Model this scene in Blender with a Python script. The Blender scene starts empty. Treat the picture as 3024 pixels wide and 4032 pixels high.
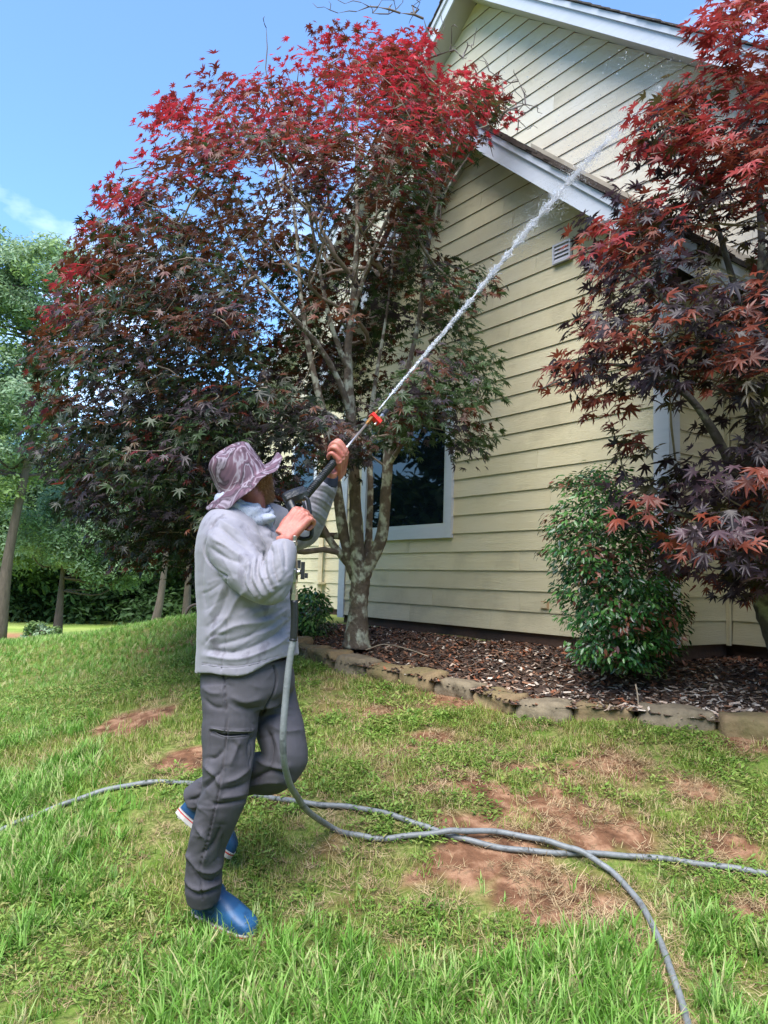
import bpy, bmesh, math, random
import numpy as np
from mathutils import Vector, Matrix

# ------------------------------------------------------------------ camera, sky, sun, exposure
S = bpy.context.scene
C = S.collection
CAMZ = 1.32
PITCH, ROLL, FOC = 0.0906034, 0.0295512, 2997.265
cam_d = bpy.data.cameras.new('camera'); cam = bpy.data.objects.new('camera', cam_d); C.objects.link(cam)
S.camera = cam
cam_d.sensor_fit = 'VERTICAL'; cam_d.sensor_height = 36.0; cam_d.lens = 36.0 * FOC / 4032
cam_d.clip_start = 0.05; cam_d.clip_end = 2000
_f = np.array([0, math.cos(PITCH), math.sin(PITCH)]); _u = np.array([0, -math.sin(PITCH), math.cos(PITCH)]); _r = np.array([1., 0, 0])
_cr, _sr = math.cos(ROLL), math.sin(ROLL)
CR = _cr * _r + _sr * _u; CU = -_sr * _r + _cr * _u; CF = _f
cam.matrix_world = Matrix(((CR[0], CU[0], -CF[0], 0), (CR[1], CU[1], -CF[1], 0), (CR[2], CU[2], -CF[2], CAMZ), (0, 0, 0, 1)))

SUN_EL, SUN_AZ = math.radians(58), math.radians(199)     # azimuth from +Y clockwise: the sun stands behind the camera, left
w = bpy.data.worlds.new('World'); S.world = w; w.use_nodes = True
wn = w.node_tree.nodes; wl = w.node_tree.links
bg = wn['Background']; bg.inputs[1].default_value = 0.15
sky = wn.new('ShaderNodeTexSky'); sky.sky_type = 'NISHITA'; sky.sun_disc = False
sky.sun_elevation = SUN_EL; sky.sun_rotation = SUN_AZ; sky.air_density = 1.0; sky.dust_density = .4; sky.ozone_density = 1.8
# thin broken cloud over the blue
tc = wn.new('ShaderNodeTexCoord'); mp = wn.new('ShaderNodeMapping'); mp.inputs['Scale'].default_value = (1.5, 1.5, 3.2)
mp.inputs['Location'].default_value = (0.3, 0.1, 0.25)
nz = wn.new('ShaderNodeTexNoise'); nz.inputs['Scale'].default_value = 2.2; nz.inputs['Detail'].default_value = 7; nz.inputs['Roughness'].default_value = .55
rp = wn.new('ShaderNodeValToRGB'); rp.color_ramp.elements[0].position = .56; rp.color_ramp.elements[1].position = .84
rp.color_ramp.elements[0].color = (.03, .03, .03, 1); rp.color_ramp.elements[1].color = (.6, .6, .6, 1)
mx = wn.new('ShaderNodeMix'); mx.data_type = 'RGBA'; mx.inputs[7].default_value = (8.2, 8.6, 9.2, 1)
wl.new(tc.outputs['Generated'], mp.inputs[0]); wl.new(mp.outputs[0], nz.inputs['Vector']); wl.new(nz.outputs[0], rp.inputs[0])
wl.new(rp.outputs[0], mx.inputs[0]); tint = wn.new('ShaderNodeVectorMath'); tint.operation = 'MULTIPLY'; tint.inputs[1].default_value = (.51, .77, .98); wl.new(sky.outputs[0], tint.inputs[0]); wl.new(tint.outputs[0], mx.inputs[6]); wl.new(mx.outputs[2], bg.inputs[0])

sun_d = bpy.data.lights.new('sun', 'SUN'); sun_d.energy = 3.2; sun_d.angle = math.radians(50); sun_d.color = (1, .94, .86)
sun = bpy.data.objects.new('sun', sun_d); C.objects.link(sun)
_sd = Vector((math.sin(SUN_AZ) * math.cos(SUN_EL), math.cos(SUN_AZ) * math.cos(SUN_EL), math.sin(SUN_EL)))
sun.rotation_euler = _sd.to_track_quat('Z', 'Y').to_euler(); sun.location = (-4, -6, 12)
S.view_settings.view_transform = 'Standard'; S.view_settings.look = 'None'; S.view_settings.gamma = 1
S.view_settings.exposure = 1.42; S.view_settings.use_curve_mapping = False
S.cycles.max_bounces = 7; S.cycles.transparent_max_bounces = 12; S.cycles.volume_bounces = 0

# ------------------------------------------------------------------ helpers
rng = np.random.default_rng(11); random.seed(5)
K = 4032 / 2212
def ray(X, Y):                                   # direction through a point measured on the photograph
    x, y = X * K, Y * K
    return CF + (x - 1512) / FOC * CR - (y - 2016) / FOC * CU
def at(X, Y, dep):                               # the real point that lies dep metres ahead there
    v = ray(X, Y); return v * (dep / v[1]) + np.array([0, 0, CAMZ])
def project(P):
    Q = np.asarray(P) - np.array([0, 0, CAMZ]); z = Q @ CF
    return (1512 + FOC * (Q @ CR) / z) / K, (2016 - FOC * (Q @ CU) / z) / K
def lin(r, g, b):
    return tuple(((c / 255) / 12.92 if c / 255 <= .04045 else ((c / 255 + .055) / 1.055) ** 2.4) for c in (r, g, b)) + (1,)
def link(o, parent=None):
    C.objects.link(o)
    if parent is not None: o.parent = parent
    return o
def tag(o, label=None, cat=None, group=None, kind=None):
    if label: o['label'] = label
    if cat: o['category'] = cat
    if group: o['group'] = group
    if kind: o['kind'] = kind
    return o
def empty(name, loc=(0, 0, 0)):
    o = bpy.data.objects.new(name, None); o.location = loc; o.empty_display_size = .2; C.objects.link(o); return o
def mesh(name, V, F, mat=None, smooth=False, col=None, mats=None, mi=None):
    me = bpy.data.meshes.new(name)
    V = np.asarray(V, dtype=np.float32)
    if isinstance(F, np.ndarray) and F.ndim == 2:
        n, k = F.shape
        me.vertices.add(len(V)); me.vertices.foreach_set('co', V.ravel())
        me.loops.add(n * k); me.loops.foreach_set('vertex_index', F.astype(np.int32).ravel())
        me.polygons.add(n); me.polygons.foreach_set('loop_start', np.arange(0, n * k, k, dtype=np.int32))
        me.update(calc_edges=True)
    else:
        me.from_pydata([tuple(v) for v in V.tolist()], [], F); me.update()
    if smooth: me.polygons.foreach_set('use_smooth', np.ones(len(me.polygons), dtype=bool))
    if col is not None:
        a = me.attributes.new('col', 'FLOAT_COLOR', 'POINT')
        a.data.foreach_set('color', np.concatenate([col, np.ones((len(col), 1))], 1).astype(np.float32).ravel())
    for m_ in ([mat] if mat else (mats or [])): me.materials.append(m_)
    if mi is not None: me.polygons.foreach_set('material_index', mi)
    return me
def obj(name, me, parent=None, origin=None):
    o = bpy.data.objects.new(name, me)
    if origin is not None and parent is None: o.location = origin
    return link(o, parent)
class MB:                                        # collects pieces of ONE object
    def __init__(s): s.V = []; s.F = []; s.n = 0
    def add(s, V, F):
        V = np.asarray(V, float); s.V.append(V); s.F += [tuple(int(i) + s.n for i in f) for f in F]; s.n += len(V)
    def box(s, c, size, ax=None, bev=0):
        c = np.asarray(c, float); A = np.eye(3) if ax is None else np.asarray(ax, float)
        h = np.asarray(size, float) / 2; V = []
        for i in (-1, 1):
            for j in (-1, 1):
                for k in (-1, 1): V.append(c + A[0] * h[0] * i + A[1] * h[1] * j + A[2] * h[2] * k)
        s.add(V, [(0, 1, 3, 2), (4, 6, 7, 5), (0, 4, 5, 1), (2, 3, 7, 6), (0, 2, 6, 4), (1, 5, 7, 3)])
    def tube(s, P, R, n=8, cap=True, up=None, flat=1.0):
        V, F = tube(P, R, n, cap, up, flat); s.add(V, F)
    def mesh(s, name, mat, smooth=False):
        V = np.concatenate(s.V); return mesh(name, V, s.F, mat, smooth)
    def build(s, name, mat, parent=None, smooth=False):
        return obj(name, s.mesh(name, mat, smooth), parent)
def tube(P, R, n=8, cap=True, up=None, flat=1.0):
    P = np.asarray(P, float); m = len(P)
    R = np.full(m, R, float) if np.isscalar(R) else np.asarray(R, float)
    if R.ndim == 1: R = np.stack([R, R * flat], 1)
    T = np.gradient(P, axis=0); T /= np.linalg.norm(T, axis=1)[:, None] + 1e-12
    ref = np.array([0, 0, 1.]) if up is None else np.asarray(up, float)
    if abs(T[0] @ ref) > .97 and up is None: ref = np.array([1., 0, 0])
    V = np.zeros((m, n, 3)); a0 = None
    th = np.linspace(0, 2 * math.pi, n, endpoint=False)
    for i in range(m):
        a = (ref if a0 is None or up is not None else a0); a = a - T[i] * (a @ T[i]); a /= np.linalg.norm(a) + 1e-12; a0 = a
        b = np.cross(T[i], a)
        V[i] = P[i] + np.cos(th)[:, None] * a * R[i, 0] + np.sin(th)[:, None] * b * R[i, 1]
    V = V.reshape(-1, 3); F = []
    for i in range(m - 1):
        for j in range(n):
            k = (j + 1) % n; F.append((i * n + j, i * n + k, (i + 1) * n + k, (i + 1) * n + j))
    if cap:
        F.append(tuple(range(n - 1, -1, -1))); F.append(tuple(range((m - 1) * n, m * n)))
    return V, F
def smoothpath(P, n=8):                          # Catmull-Rom through points (any number of columns)
    P = np.asarray(P, float); Q = np.vstack([2 * P[0] - P[1], P, 2 * P[-1] - P[-2]]); out = []
    for i in range(1, len(Q) - 2):
        for t in np.linspace(0, 1, n, endpoint=False):
            out.append(.5 * ((2 * Q[i]) + (-Q[i - 1] + Q[i + 1]) * t + (2 * Q[i - 1] - 5 * Q[i] + 4 * Q[i + 1] - Q[i + 2]) * t * t + (-Q[i - 1] + 3 * Q[i] - 3 * Q[i + 1] + Q[i + 2]) * t ** 3))
    out.append(P[-1]); return np.array(out)
_lat = np.random.default_rng(3).random((256, 256))
def vnoise(x, y, sc=1.0, oct=3):
    x = np.asarray(x, float); y = np.asarray(y, float); r = 0; a = 1; tot = 0
    for o in range(oct):
        X = x * sc * 2 ** o + 17.3 * o; Y = y * sc * 2 ** o + 9.1 * o
        i = np.floor(X).astype(int); j = np.floor(Y).astype(int); u = X - i; v = Y - j
        u = u * u * (3 - 2 * u); v = v * v * (3 - 2 * v)
        g = lambda a_, b_: _lat[a_ % 256, b_ % 256]
        r = r + a * ((g(i, j) * (1 - u) + g(i + 1, j) * u) * (1 - v) + (g(i, j + 1) * (1 - u) + g(i + 1, j + 1) * u) * v); tot += a; a *= .5
    return r / tot
def inpoly(x, y, poly):
    x = np.asarray(x); y = np.asarray(y); c = np.zeros(x.shape, bool); n = len(poly)
    for i in range(n):
        x1, y1 = poly[i]; x2, y2 = poly[(i + 1) % n]
        if y1 == y2: continue
        c ^= ((y1 > y) != (y2 > y)) & (x < (x2 - x1) * (y - y1) / (y2 - y1) + x1)
    return c
def polydist(x, y, poly):
    d = np.full(np.shape(x), 1e9)
    for i in range(len(poly)):
        a = np.array(poly[i], float); b = np.array(poly[(i + 1) % len(poly)], float); ab = b - a
        t = np.clip(((x - a[0]) * ab[0] + (y - a[1]) * ab[1]) / (ab @ ab), 0, 1)
        d = np.minimum(d, np.hypot(x - a[0] - t * ab[0], y - a[1] - t * ab[1]))
    return d
def linedist(x, y, pl):
    d = np.full(np.shape(x), 1e9)
    for i in range(len(pl) - 1):
        a = np.array(pl[i], float); b = np.array(pl[i + 1], float); ab = b - a
        t = np.clip(((x - a[0]) * ab[0] + (y - a[1]) * ab[1]) / (ab @ ab + 1e-9), 0, 1)
        d = np.minimum(d, np.hypot(x - a[0] - t * ab[0], y - a[1] - t * ab[1]))
    return d

# ------------------------------------------------------------------ materials
def mat(name, base, rough=.7, var=0.0, vscale=6, bump=0.0, bscale=40, metal=0, spec=.5, stretch=None, c2=None, c2s=3, c2lo=.45, c2hi=.6, bdist=.01):
    m = bpy.data.materials.new(name); m.use_nodes = True; N = m.node_tree.nodes; L = m.node_tree.links; b = N['Principled BSDF']
    b.inputs['Roughness'].default_value = rough; b.inputs['Metallic'].default_value = metal; b.inputs['Specular IOR Level'].default_value = spec
    b.inputs['Base Color'].default_value = base
    tc = N.new('ShaderNodeTexCoord'); mp = N.new('ShaderNodeMapping'); L.new(tc.outputs['Object'], mp.inputs[0])
    if stretch: mp.inputs['Scale'].default_value = stretch
    out = None
    if c2:
        n = N.new('ShaderNodeTexNoise'); n.inputs['Scale'].default_value = c2s; n.inputs['Detail'].default_value = 6; L.new(mp.outputs[0], n.inputs['Vector'])
        r = N.new('ShaderNodeValToRGB'); r.color_ramp.elements[0].position = c2lo; r.color_ramp.elements[1].position = c2hi
        r.color_ramp.elements[0].color = base; r.color_ramp.elements[1].color = c2; L.new(n.outputs[0], r.inputs[0]); out = r.outputs[0]
    if var:
        n = N.new('ShaderNodeTexNoise'); n.inputs['Scale'].default_value = vscale; n.inputs['Detail'].default_value = 8; n.inputs['Roughness'].default_value = .65
        L.new(mp.outputs[0], n.inputs['Vector'])
        h = N.new('ShaderNodeMapRange'); h.inputs[1].default_value = .3; h.inputs[2].default_value = .7; h.inputs[3].default_value = 1 - var; h.inputs[4].default_value = 1 + var
        L.new(n.outputs[0], h.inputs[0]); mm = N.new('ShaderNodeVectorMath'); mm.operation = 'SCALE'
        if out: L.new(out, mm.inputs[0])
        else: mm.inputs[0].default_value = base[:3]
        L.new(h.outputs[0], mm.inputs['Scale']); out = mm.outputs[0]
    if out: L.new(out, b.inputs['Base Color'])
    if bump:
        n = N.new('ShaderNodeTexNoise'); n.inputs['Scale'].default_value = bscale; n.inputs['Detail'].default_value = 6; L.new(mp.outputs[0], n.inputs['Vector'])
        bp = N.new('ShaderNodeBump'); bp.inputs['Strength'].default_value = bump; bp.inputs['Distance'].default_value = bdist
        L.new(n.outputs[0], bp.inputs['Height']); L.new(bp.outputs[0], b.inputs['Normal'])
    return m
def leafmat(name, mode='attr', rough=.42, trans=.32, spec=.5):
    m = bpy.data.materials.new(name); m.use_nodes = True; N = m.node_tree.nodes; L = m.node_tree.links; b = N['Principled BSDF']
    if mode == 'attr':
        a = N.new('ShaderNodeAttribute'); a.attribute_name = 'col'; src = a.outputs['Color']
    else:
        a = N.new('ShaderNodeObjectInfo'); src = a.outputs['Color']
    b.inputs['Roughness'].default_value = rough; b.inputs['Specular IOR Level'].default_value = spec
    L.new(src, b.inputs['Base Color'])
    t = N.new('ShaderNodeBsdfTranslucent'); s = N.new('ShaderNodeVectorMath'); s.operation = 'SCALE'; s.inputs['Scale'].default_value = 1.12
    L.new(src, s.inputs[0]); L.new(s.outputs[0], t.inputs[0])
    x = N.new('ShaderNodeMixShader'); x.inputs[0].default_value = trans
    L.new(b.outputs[0], x.inputs[1]); L.new(t.outputs[0], x.inputs[2]); L.new(x.outputs[0], N['Material Output'].inputs[0])
    return m

# ------------------------------------------------------------------ terrain
CP = []
for X, Y, d in [(480, 2005, 3.0), (0, 2212, 2.55), (1659, 2212, 2.5), (829, 2212, 2.55), (0, 1775, 4.0), (0, 1500, 7.2), (0, 1404, 12), (446, 1343, 8.6), (268, 1366, 11),
                (480, 1420, 7.0), (430, 1500, 5.4), (430, 1700, 3.95), (200, 1700, 4.1), (1100, 1800, 3.42), (1400, 2000, 2.95), (1659, 1800, 3.5), (700, 1700, 3.72), (900, 1620, 4.25),
                (1659, 1600, 4.25), (1373, 1572, 4.45), (1103, 1558, 4.7), (1011, 1528, 4.92), (928, 1506, 5.2), (858, 1485, 5.45), (785, 1466, 5.7), (718, 1457, 5.95), (642, 1434, 6.4),
                (330, 1412, 7.6), (150, 1440, 8.0), (560, 1440, 6.5)]:
    p = at(X, Y, d); CP.append((p[0], p[1], p[2]))
CP += [(0, 0, -.27), (-4, 0, -.3), (4, 0, -.1), (0, -6, -.6), (-8, -6, -.8), (8, -6, -.3), (4, 3, .25), (6, 5, .6), (8, 0, .1), (3.2, 5, .72), (1, 6, .76), (-.3, 8, .78), (-1.2, 9.6, .8),
       (3, 8, .8), (0, 12, .8), (6, 10, .8), (-2.2, 8.8, .82), (-2.4, 11, .74), (-3, 14, .3), (-4.5, 14, -.2), (-8, 14, -.7), (-6, 9, .3), (-6, 6, .2), (-9, 6, -.2), (-12, 12, -.8), (-5, 3, -.1), (-9, 0, -.5),
       (-6, 20, -.95), (-12, 20, -.95), (0, 18, -.6), (8, 18, .2), (-20, 20, -1), (-14, 0, -1), (14, 0, .3), (14, 14, .5), (0, -14, -.9)]
for a in np.linspace(0, 2 * math.pi, 24, endpoint=False): CP.append((30 * math.cos(a), 30 * math.sin(a), -.98))
CP = np.array(CP)
def _phi(r): return np.sqrt(r * r + .16)
_D = np.hypot(CP[:, None, 0] - CP[None, :, 0], CP[:, None, 1] - CP[None, :, 1])
_n = len(CP); _A = np.zeros((_n + 1, _n + 1)); _A[:_n, :_n] = _phi(_D) - 1e-3 * np.eye(_n); _A[:_n, -1] = 1; _A[-1, :_n] = 1
_W = np.linalg.solve(_A, np.append(CP[:, 2], 0))
def hraw(x, y):
    x = np.asarray(x, float); y = np.asarray(y, float); s = np.full(x.shape, _W[-1])
    for (cx, cy, _), wt in zip(CP, _W[:-1]): s = s + wt * _phi(np.hypot(x - cx, y - cy))
    return s
def height(x, y):
    x = np.asarray(x, float); y = np.asarray(y, float); r = np.hypot(x, y)
    t = np.clip((r - 22) / 7, 0, 1); t = t * t * (3 - 2 * t)
    h = hraw(x, y) * (1 - t) - 1.0 * t
    return h + (vnoise(x, y, 1.6, 4) - .5) * .07 * np.clip(1.3 - r / 12, .15, 1) + (vnoise(x + 40, y, 7, 2) - .5) * .025 * np.clip(1 - r / 9, 0, 1)
def onground(X, Y, lift=0.0):
    v = ray(X, Y); ts = np.linspace(1.8, 40, 1500) / v[1]
    P = v[None] * ts[:, None] + np.array([0, 0, CAMZ]); g = P[:, 2] - height(P[:, 0], P[:, 1]) - lift
    i = np.argmax(g < 0); a, b = g[i - 1], g[i]; f = a / (a - b)
    return P[i - 1] * (1 - f) + P[i] * f
# bare-soil patches of the lawn (centres measured on the photograph, laid on the terrain)
BARE = [(1150, 1735, .34), (1090, 1830, .30), (1000, 1860, .22), (930, 1590, .22), (820, 1545, .22), (1230, 1770, .26), (600, 1710, .2), (240, 1570, .3), (360, 1400, .45), (1350, 1800, .2), (1620, 1960, .12),
        (1310, 1650, .16), (960, 1760, .15), (1100, 1660, .15), (800, 1960, .14), (420, 1640, .18), (1480, 1700, .16), (900, 1900, .14), (700, 1830, .13), (1180, 1950, .12), (1560, 1830, .14)]
BP = [(onground(X, Y), r) for X, Y, r in BARE]
def bareness(x, y):
    b = np.zeros(np.shape(x)); wob = (vnoise(np.asarray(x) + 9, y, 3.2, 3) - .5)
    for p, r in BP:
        d = np.hypot(x - p[0], (y - p[1]) * 1.25) / (r * .85) + wob * 2.4
        b = np.maximum(b, np.clip(1.35 - d, 0, 1))
    right = np.clip((np.asarray(x) + .7) / 1.2, 0, 1) * np.clip((np.asarray(y) - 2.55) / .5, 0, 1)
    n = vnoise(np.asarray(x) + 3, y, 2.6, 4)
    return np.clip(b + np.clip((n - .56) * 7, 0, 1) * (.35 + .5 * right), 0, 1)
def grid(x0, x1, y0, y1, nx, ny):
    x, y = np.meshgrid(np.linspace(x0, x1, nx), np.linspace(y0, y1, ny)); i = np.arange(nx * ny).reshape(ny, nx)
    return x.ravel(), y.ravel(), np.stack([i[:-1, :-1], i[:-1, 1:], i[1:, 1:], i[1:, :-1]], -1).reshape(-1, 4)
# non-uniform spacing: fine near the camera, coarse to the horizon
ax_ = np.sinh(np.linspace(-5.2, 5.2, 420)) ; ax_ = ax_ / ax_.max() * 400
gx, gy = np.meshgrid(ax_, ax_ + 3.0); ii = np.arange(420 * 420).reshape(420, 420)
gz = height(gx, gy)
GF = np.stack([ii[:-1, :-1], ii[:-1, 1:], ii[1:, 1:], ii[1:, :-1]], -1).reshape(-1, 4)
bv = bareness(gx.ravel(), gy.ravel())
gcol = np.stack([bv, vnoise(gx.ravel(), gy.ravel(), .9, 3), np.zeros(bv.size)], 1)
# red clay track far left
pt = np.hypot((gx.ravel() + 13.6) / 2.6, (gy.ravel() - 27.4) / 1.3); gcol[:, 2] = np.clip(1.4 - pt, 0, 1)
m = bpy.data.materials.new('lawn_soil'); m.use_nodes = True; N = m.node_tree.nodes; L = m.node_tree.links; b = N['Principled BSDF']
at_ = N.new('ShaderNodeAttribute'); at_.attribute_name = 'col'; sp = N.new('ShaderNodeSeparateColor'); L.new(at_.outputs['Color'], sp.inputs[0])
tcn = N.new('ShaderNodeTexCoord')
def _noise(sc, det=7, ro=.6):
    n = N.new('ShaderNodeTexNoise'); n.inputs['Scale'].default_value = sc; n.inputs['Detail'].default_value = det; n.inputs['Roughness'].default_value = ro
    L.new(tcn.outputs['Object'], n.inputs['Vector']); return n.outputs[0]
def _ramp(src, els):
    r = N.new('ShaderNodeValToRGB'); cr = r.color_ramp
    while len(cr.elements) < len(els): cr.elements.new(.5)
    for e_, (p_, c_) in zip(cr.elements, els): e_.position = p_; e_.color = c_
    L.new(src, r.inputs[0]); return r.outputs[0]
def _mix(f, a, b_):
    x = N.new('ShaderNodeMix'); x.data_type = 'RGBA'
    L.new(f, x.inputs[0]); L.new(a, x.inputs[6]); L.new(b_, x.inputs[7]); return x.outputs[2]
soil = _ramp(_noise(9), [(.3, lin(78, 54, 38)), (.48, lin(116, 82, 60)), (.62, lin(158, 122, 96)), (.72, lin(124, 104, 76))])
thatch = _ramp(_noise(55, 9, .75), [(.32, lin(60, 62, 30)), (.45, lin(92, 96, 48)), (.56, lin(138, 130, 84)), (.7, lin(176, 160, 118))])
green = _ramp(_noise(22, 8, .7), [(.3, lin(58, 70, 30)), (.5, lin(90, 120, 42)), (.7, lin(122, 142, 62))])
gr2 = _mix(_ramp(_noise(3.5), [(.35, (0, 0, 0, 1)), (.65, (1, 1, 1, 1))]), green, thatch)
fz = _ramp(sp.outputs[0], [(.25, (0, 0, 0, 1)), (.75, (1, 1, 1, 1))])
c0 = _mix(fz, gr2, soil)
# beyond the modelled blades the field reads as mown grass
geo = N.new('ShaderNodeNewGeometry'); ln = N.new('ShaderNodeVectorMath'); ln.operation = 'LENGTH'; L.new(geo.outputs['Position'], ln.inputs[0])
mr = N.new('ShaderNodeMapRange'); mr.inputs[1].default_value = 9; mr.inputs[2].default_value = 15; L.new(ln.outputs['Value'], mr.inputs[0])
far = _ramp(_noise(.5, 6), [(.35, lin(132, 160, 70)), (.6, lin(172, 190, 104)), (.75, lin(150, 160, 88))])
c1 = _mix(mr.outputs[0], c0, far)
c2_ = _mix(sp.outputs[2], c1, _ramp(_noise(4), [(.4, lin(196, 140, 104)), (.6, lin(214, 164, 124))]))
L.new(c2_, b.inputs['Base Color']); b.inputs['Roughness'].default_value = .9; b.inputs['Specular IOR Level'].default_value = .2
bp = N.new('ShaderNodeBump'); bp.inputs['Strength'].default_value = .7; bp.inputs['Distance'].default_value = .02; L.new(_noise(60, 8, .7), bp.inputs['Height']); L.new(bp.outputs[0], b.inputs['Normal'])
tag(obj('lawn_ground', mesh('lawn_ground', np.stack([gx.ravel(), gy.ravel(), gz.ravel()], 1), GF, m, True, gcol)), kind='structure')

# ------------------------------------------------------------------ the house (local x runs along the wall, y into the house)
HE = np.array([0.58667131, -0.80982515, 0]); HN = np.array([0.80982515, 0.58667131, 0])
def HW(s, D, z): return HE * s + HN * D + np.array([0, 0, z])
def onwall(X, Y, D):
    v = ray(X, Y); P = v * (D / (v @ HN)); return P @ HE, P[2] + CAMZ
house = empty('house'); house.rotation_euler = (0, 0, math.atan2(HE[1], HE[0]))
tag(house, 'two gabled house with cream yellow lap siding and white trim behind the maples', 'house')
Z0 = -0.4085 + CAMZ; CO = 0.178
def siding_mat(name, base, grey):
    m = bpy.data.materials.new(name); m.use_nodes = True; N = m.node_tree.nodes; L = m.node_tree.links; b = N['Principled BSDF']
    b.inputs['Roughness'].default_value = .55; b.inputs['Specular IOR Level'].default_value = .35
    tc = N.new('ShaderNodeTexCoord'); oi = N.new('ShaderNodeObjectInfo'); ad = N.new('ShaderNodeVectorMath'); ad.operation = 'ADD'
    ml = N.new('ShaderNodeMath'); ml.operation = 'MULTIPLY'; ml.inputs[1].default_value = 37; L.new(oi.outputs['Random'], ml.inputs[0])
    L.new(tc.outputs['Object'], ad.inputs[0]); L.new(ml.outputs[0], ad.inputs[1])
    mp = N.new('ShaderNodeMapping'); mp.inputs['Scale'].default_value = (1.6, 1, 26); L.new(ad.outputs[0], mp.inputs[0])
    n = N.new('ShaderNodeTexNoise'); n.inputs['Scale'].default_value = 2.2; n.inputs['Detail'].default_value = 4; n.inputs['Distortion'].default_value = 1.4; L.new(mp.outputs[0], n.inputs['Vector'])
    wv = N.new('ShaderNodeMath'); wv.operation = 'SINE'; m2 = N.new('ShaderNodeMath'); m2.operation = 'MULTIPLY'; m2.inputs[1].default_value = 42; L.new(n.outputs[0], m2.inputs[0]); L.new(m2.outputs[0], wv.inputs[0])
    bp = N.new('ShaderNodeBump'); bp.inputs['Strength'].default_value = .55; bp.inputs['Distance'].default_value = .0016; L.new(wv.outputs[0], bp.inputs['Height']); L.new(bp.outputs[0], b.inputs['Normal'])
    n2 = N.new('ShaderNodeTexNoise'); n2.inputs['Scale'].default_value = 1.1; n2.inputs['Detail'].default_value = 7; n2.inputs['Roughness'].default_value = .6; L.new(tc.outputs['Object'], n2.inputs['Vector'])
    r = N.new('ShaderNodeValToRGB'); r.color_ramp.elements[0].position = .42; r.color_ramp.elements[1].position = .72; r.color_ramp.elements[0].color = base; r.color_ramp.elements[1].color = grey
    e3 = r.color_ramp.elements.new(.34); e3.color = tuple(c * .86 for c in base[:3]) + (1,)
    L.new(n2.outputs[0], r.inputs[0])
    hm = N.new('ShaderNodeMapRange'); hm.inputs[3].default_value = .95; hm.inputs[4].default_value = 1.05; L.new(oi.outputs['Random'], hm.inputs[0])
    sc = N.new('ShaderNodeVectorMath'); sc.operation = 'SCALE'; L.new(r.outputs[0], sc.inputs[0]); L.new(hm.outputs[0], sc.inputs['Scale']); L.new(sc.outputs[0], b.inputs['Base Color'])
    return m
M_SID = siding_mat('yellow_siding', (.62, .55, .365, 1), (.63, .57, .41, 1))
M_SIDU = siding_mat('yellow_siding_hazed', (.62, .56, .43, 1), (.63, .595, .51, 1))  # upper gable: same siding, haze and mist painted in as a paler tone
M_EDGE = mat('board_lower_edge', lin(112, 94, 70), .9, var=.2)  # board undersides: shade under the laps put into a darker brown colour
M_TRIM = mat('white_trim', (.50, .53, .59, 1), .5, var=.05, vscale=5, bump=.15, bscale=60, stretch=(1, 1, 8), bdist=.002)
M_SOFF = mat('soffit_paint', (.40, .39, .37, 1), .6, var=.06, vscale=3)
M_FOUND = mat('foundation', lin(92, 70, 56), .9, var=.3, vscale=5, bump=.5, bscale=30, c2=lin(62, 50, 44), c2s=2.5)
M_SHG = mat('shingle', lin(70, 64, 60), .95, var=.4, vscale=40, bump=.8, bscale=150, bdist=.004)
M_SHE = mat('shingle_edge', lin(58, 48, 42), .95, var=.5, vscale=30, bump=.8, bscale=90, bdist=.006)
hp = lambda nm, V, F, mt, par=house, sm=False: obj(nm, mesh(nm, V, F, mt, sm), par)
BOXF = [(0, 1, 3, 2), (4, 6, 7, 5), (0, 4, 5, 1), (2, 3, 7, 6), (0, 2, 6, 4), (1, 5, 7, 3)]
def hbox(nm, s0, s1, d0, d1, z0, z1, mt, par=house):
    return hp(nm, [(s, d, z) for s in (s0, s1) for d in (d0, d1) for z in (z0, z1)], BOXF, mt, par)
def board(a0, a1, b0, b1, D, z0, z1, mt, axis='s', sgn=1, fixed=0):
    # bottom edge from a0 to a1, top edge from b0 to b1, lapped: the bottom stands 13 mm proud, the top 1 mm
    cs = [(a0, z0, .014), (a1, z0, .014), (b1, z1, .002), (b0, z1, .002), (a0, z0, .002), (a1, z0, .002), (b1, z1, -.006), (b0, z1, -.006)]
    mid = (a0 + a1) / 2; V = []
    for a, z, p in cs:
        V.append((a - mid, D - p, z) if axis == 's' else (fixed + p, a - mid, z))
    F = [(0, 1, 2, 3), (5, 4, 7, 6), (4, 5, 1, 0), (3, 2, 6, 7), (4, 0, 3, 7), (1, 5, 6, 2)]
    if axis != 's': F = [tuple(reversed(f)) for f in F]
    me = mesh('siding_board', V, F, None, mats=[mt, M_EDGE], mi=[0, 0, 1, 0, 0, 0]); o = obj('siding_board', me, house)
    o.location = (mid, 0, 0) if axis == 's' else (0, mid, 0)
    return o
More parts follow.
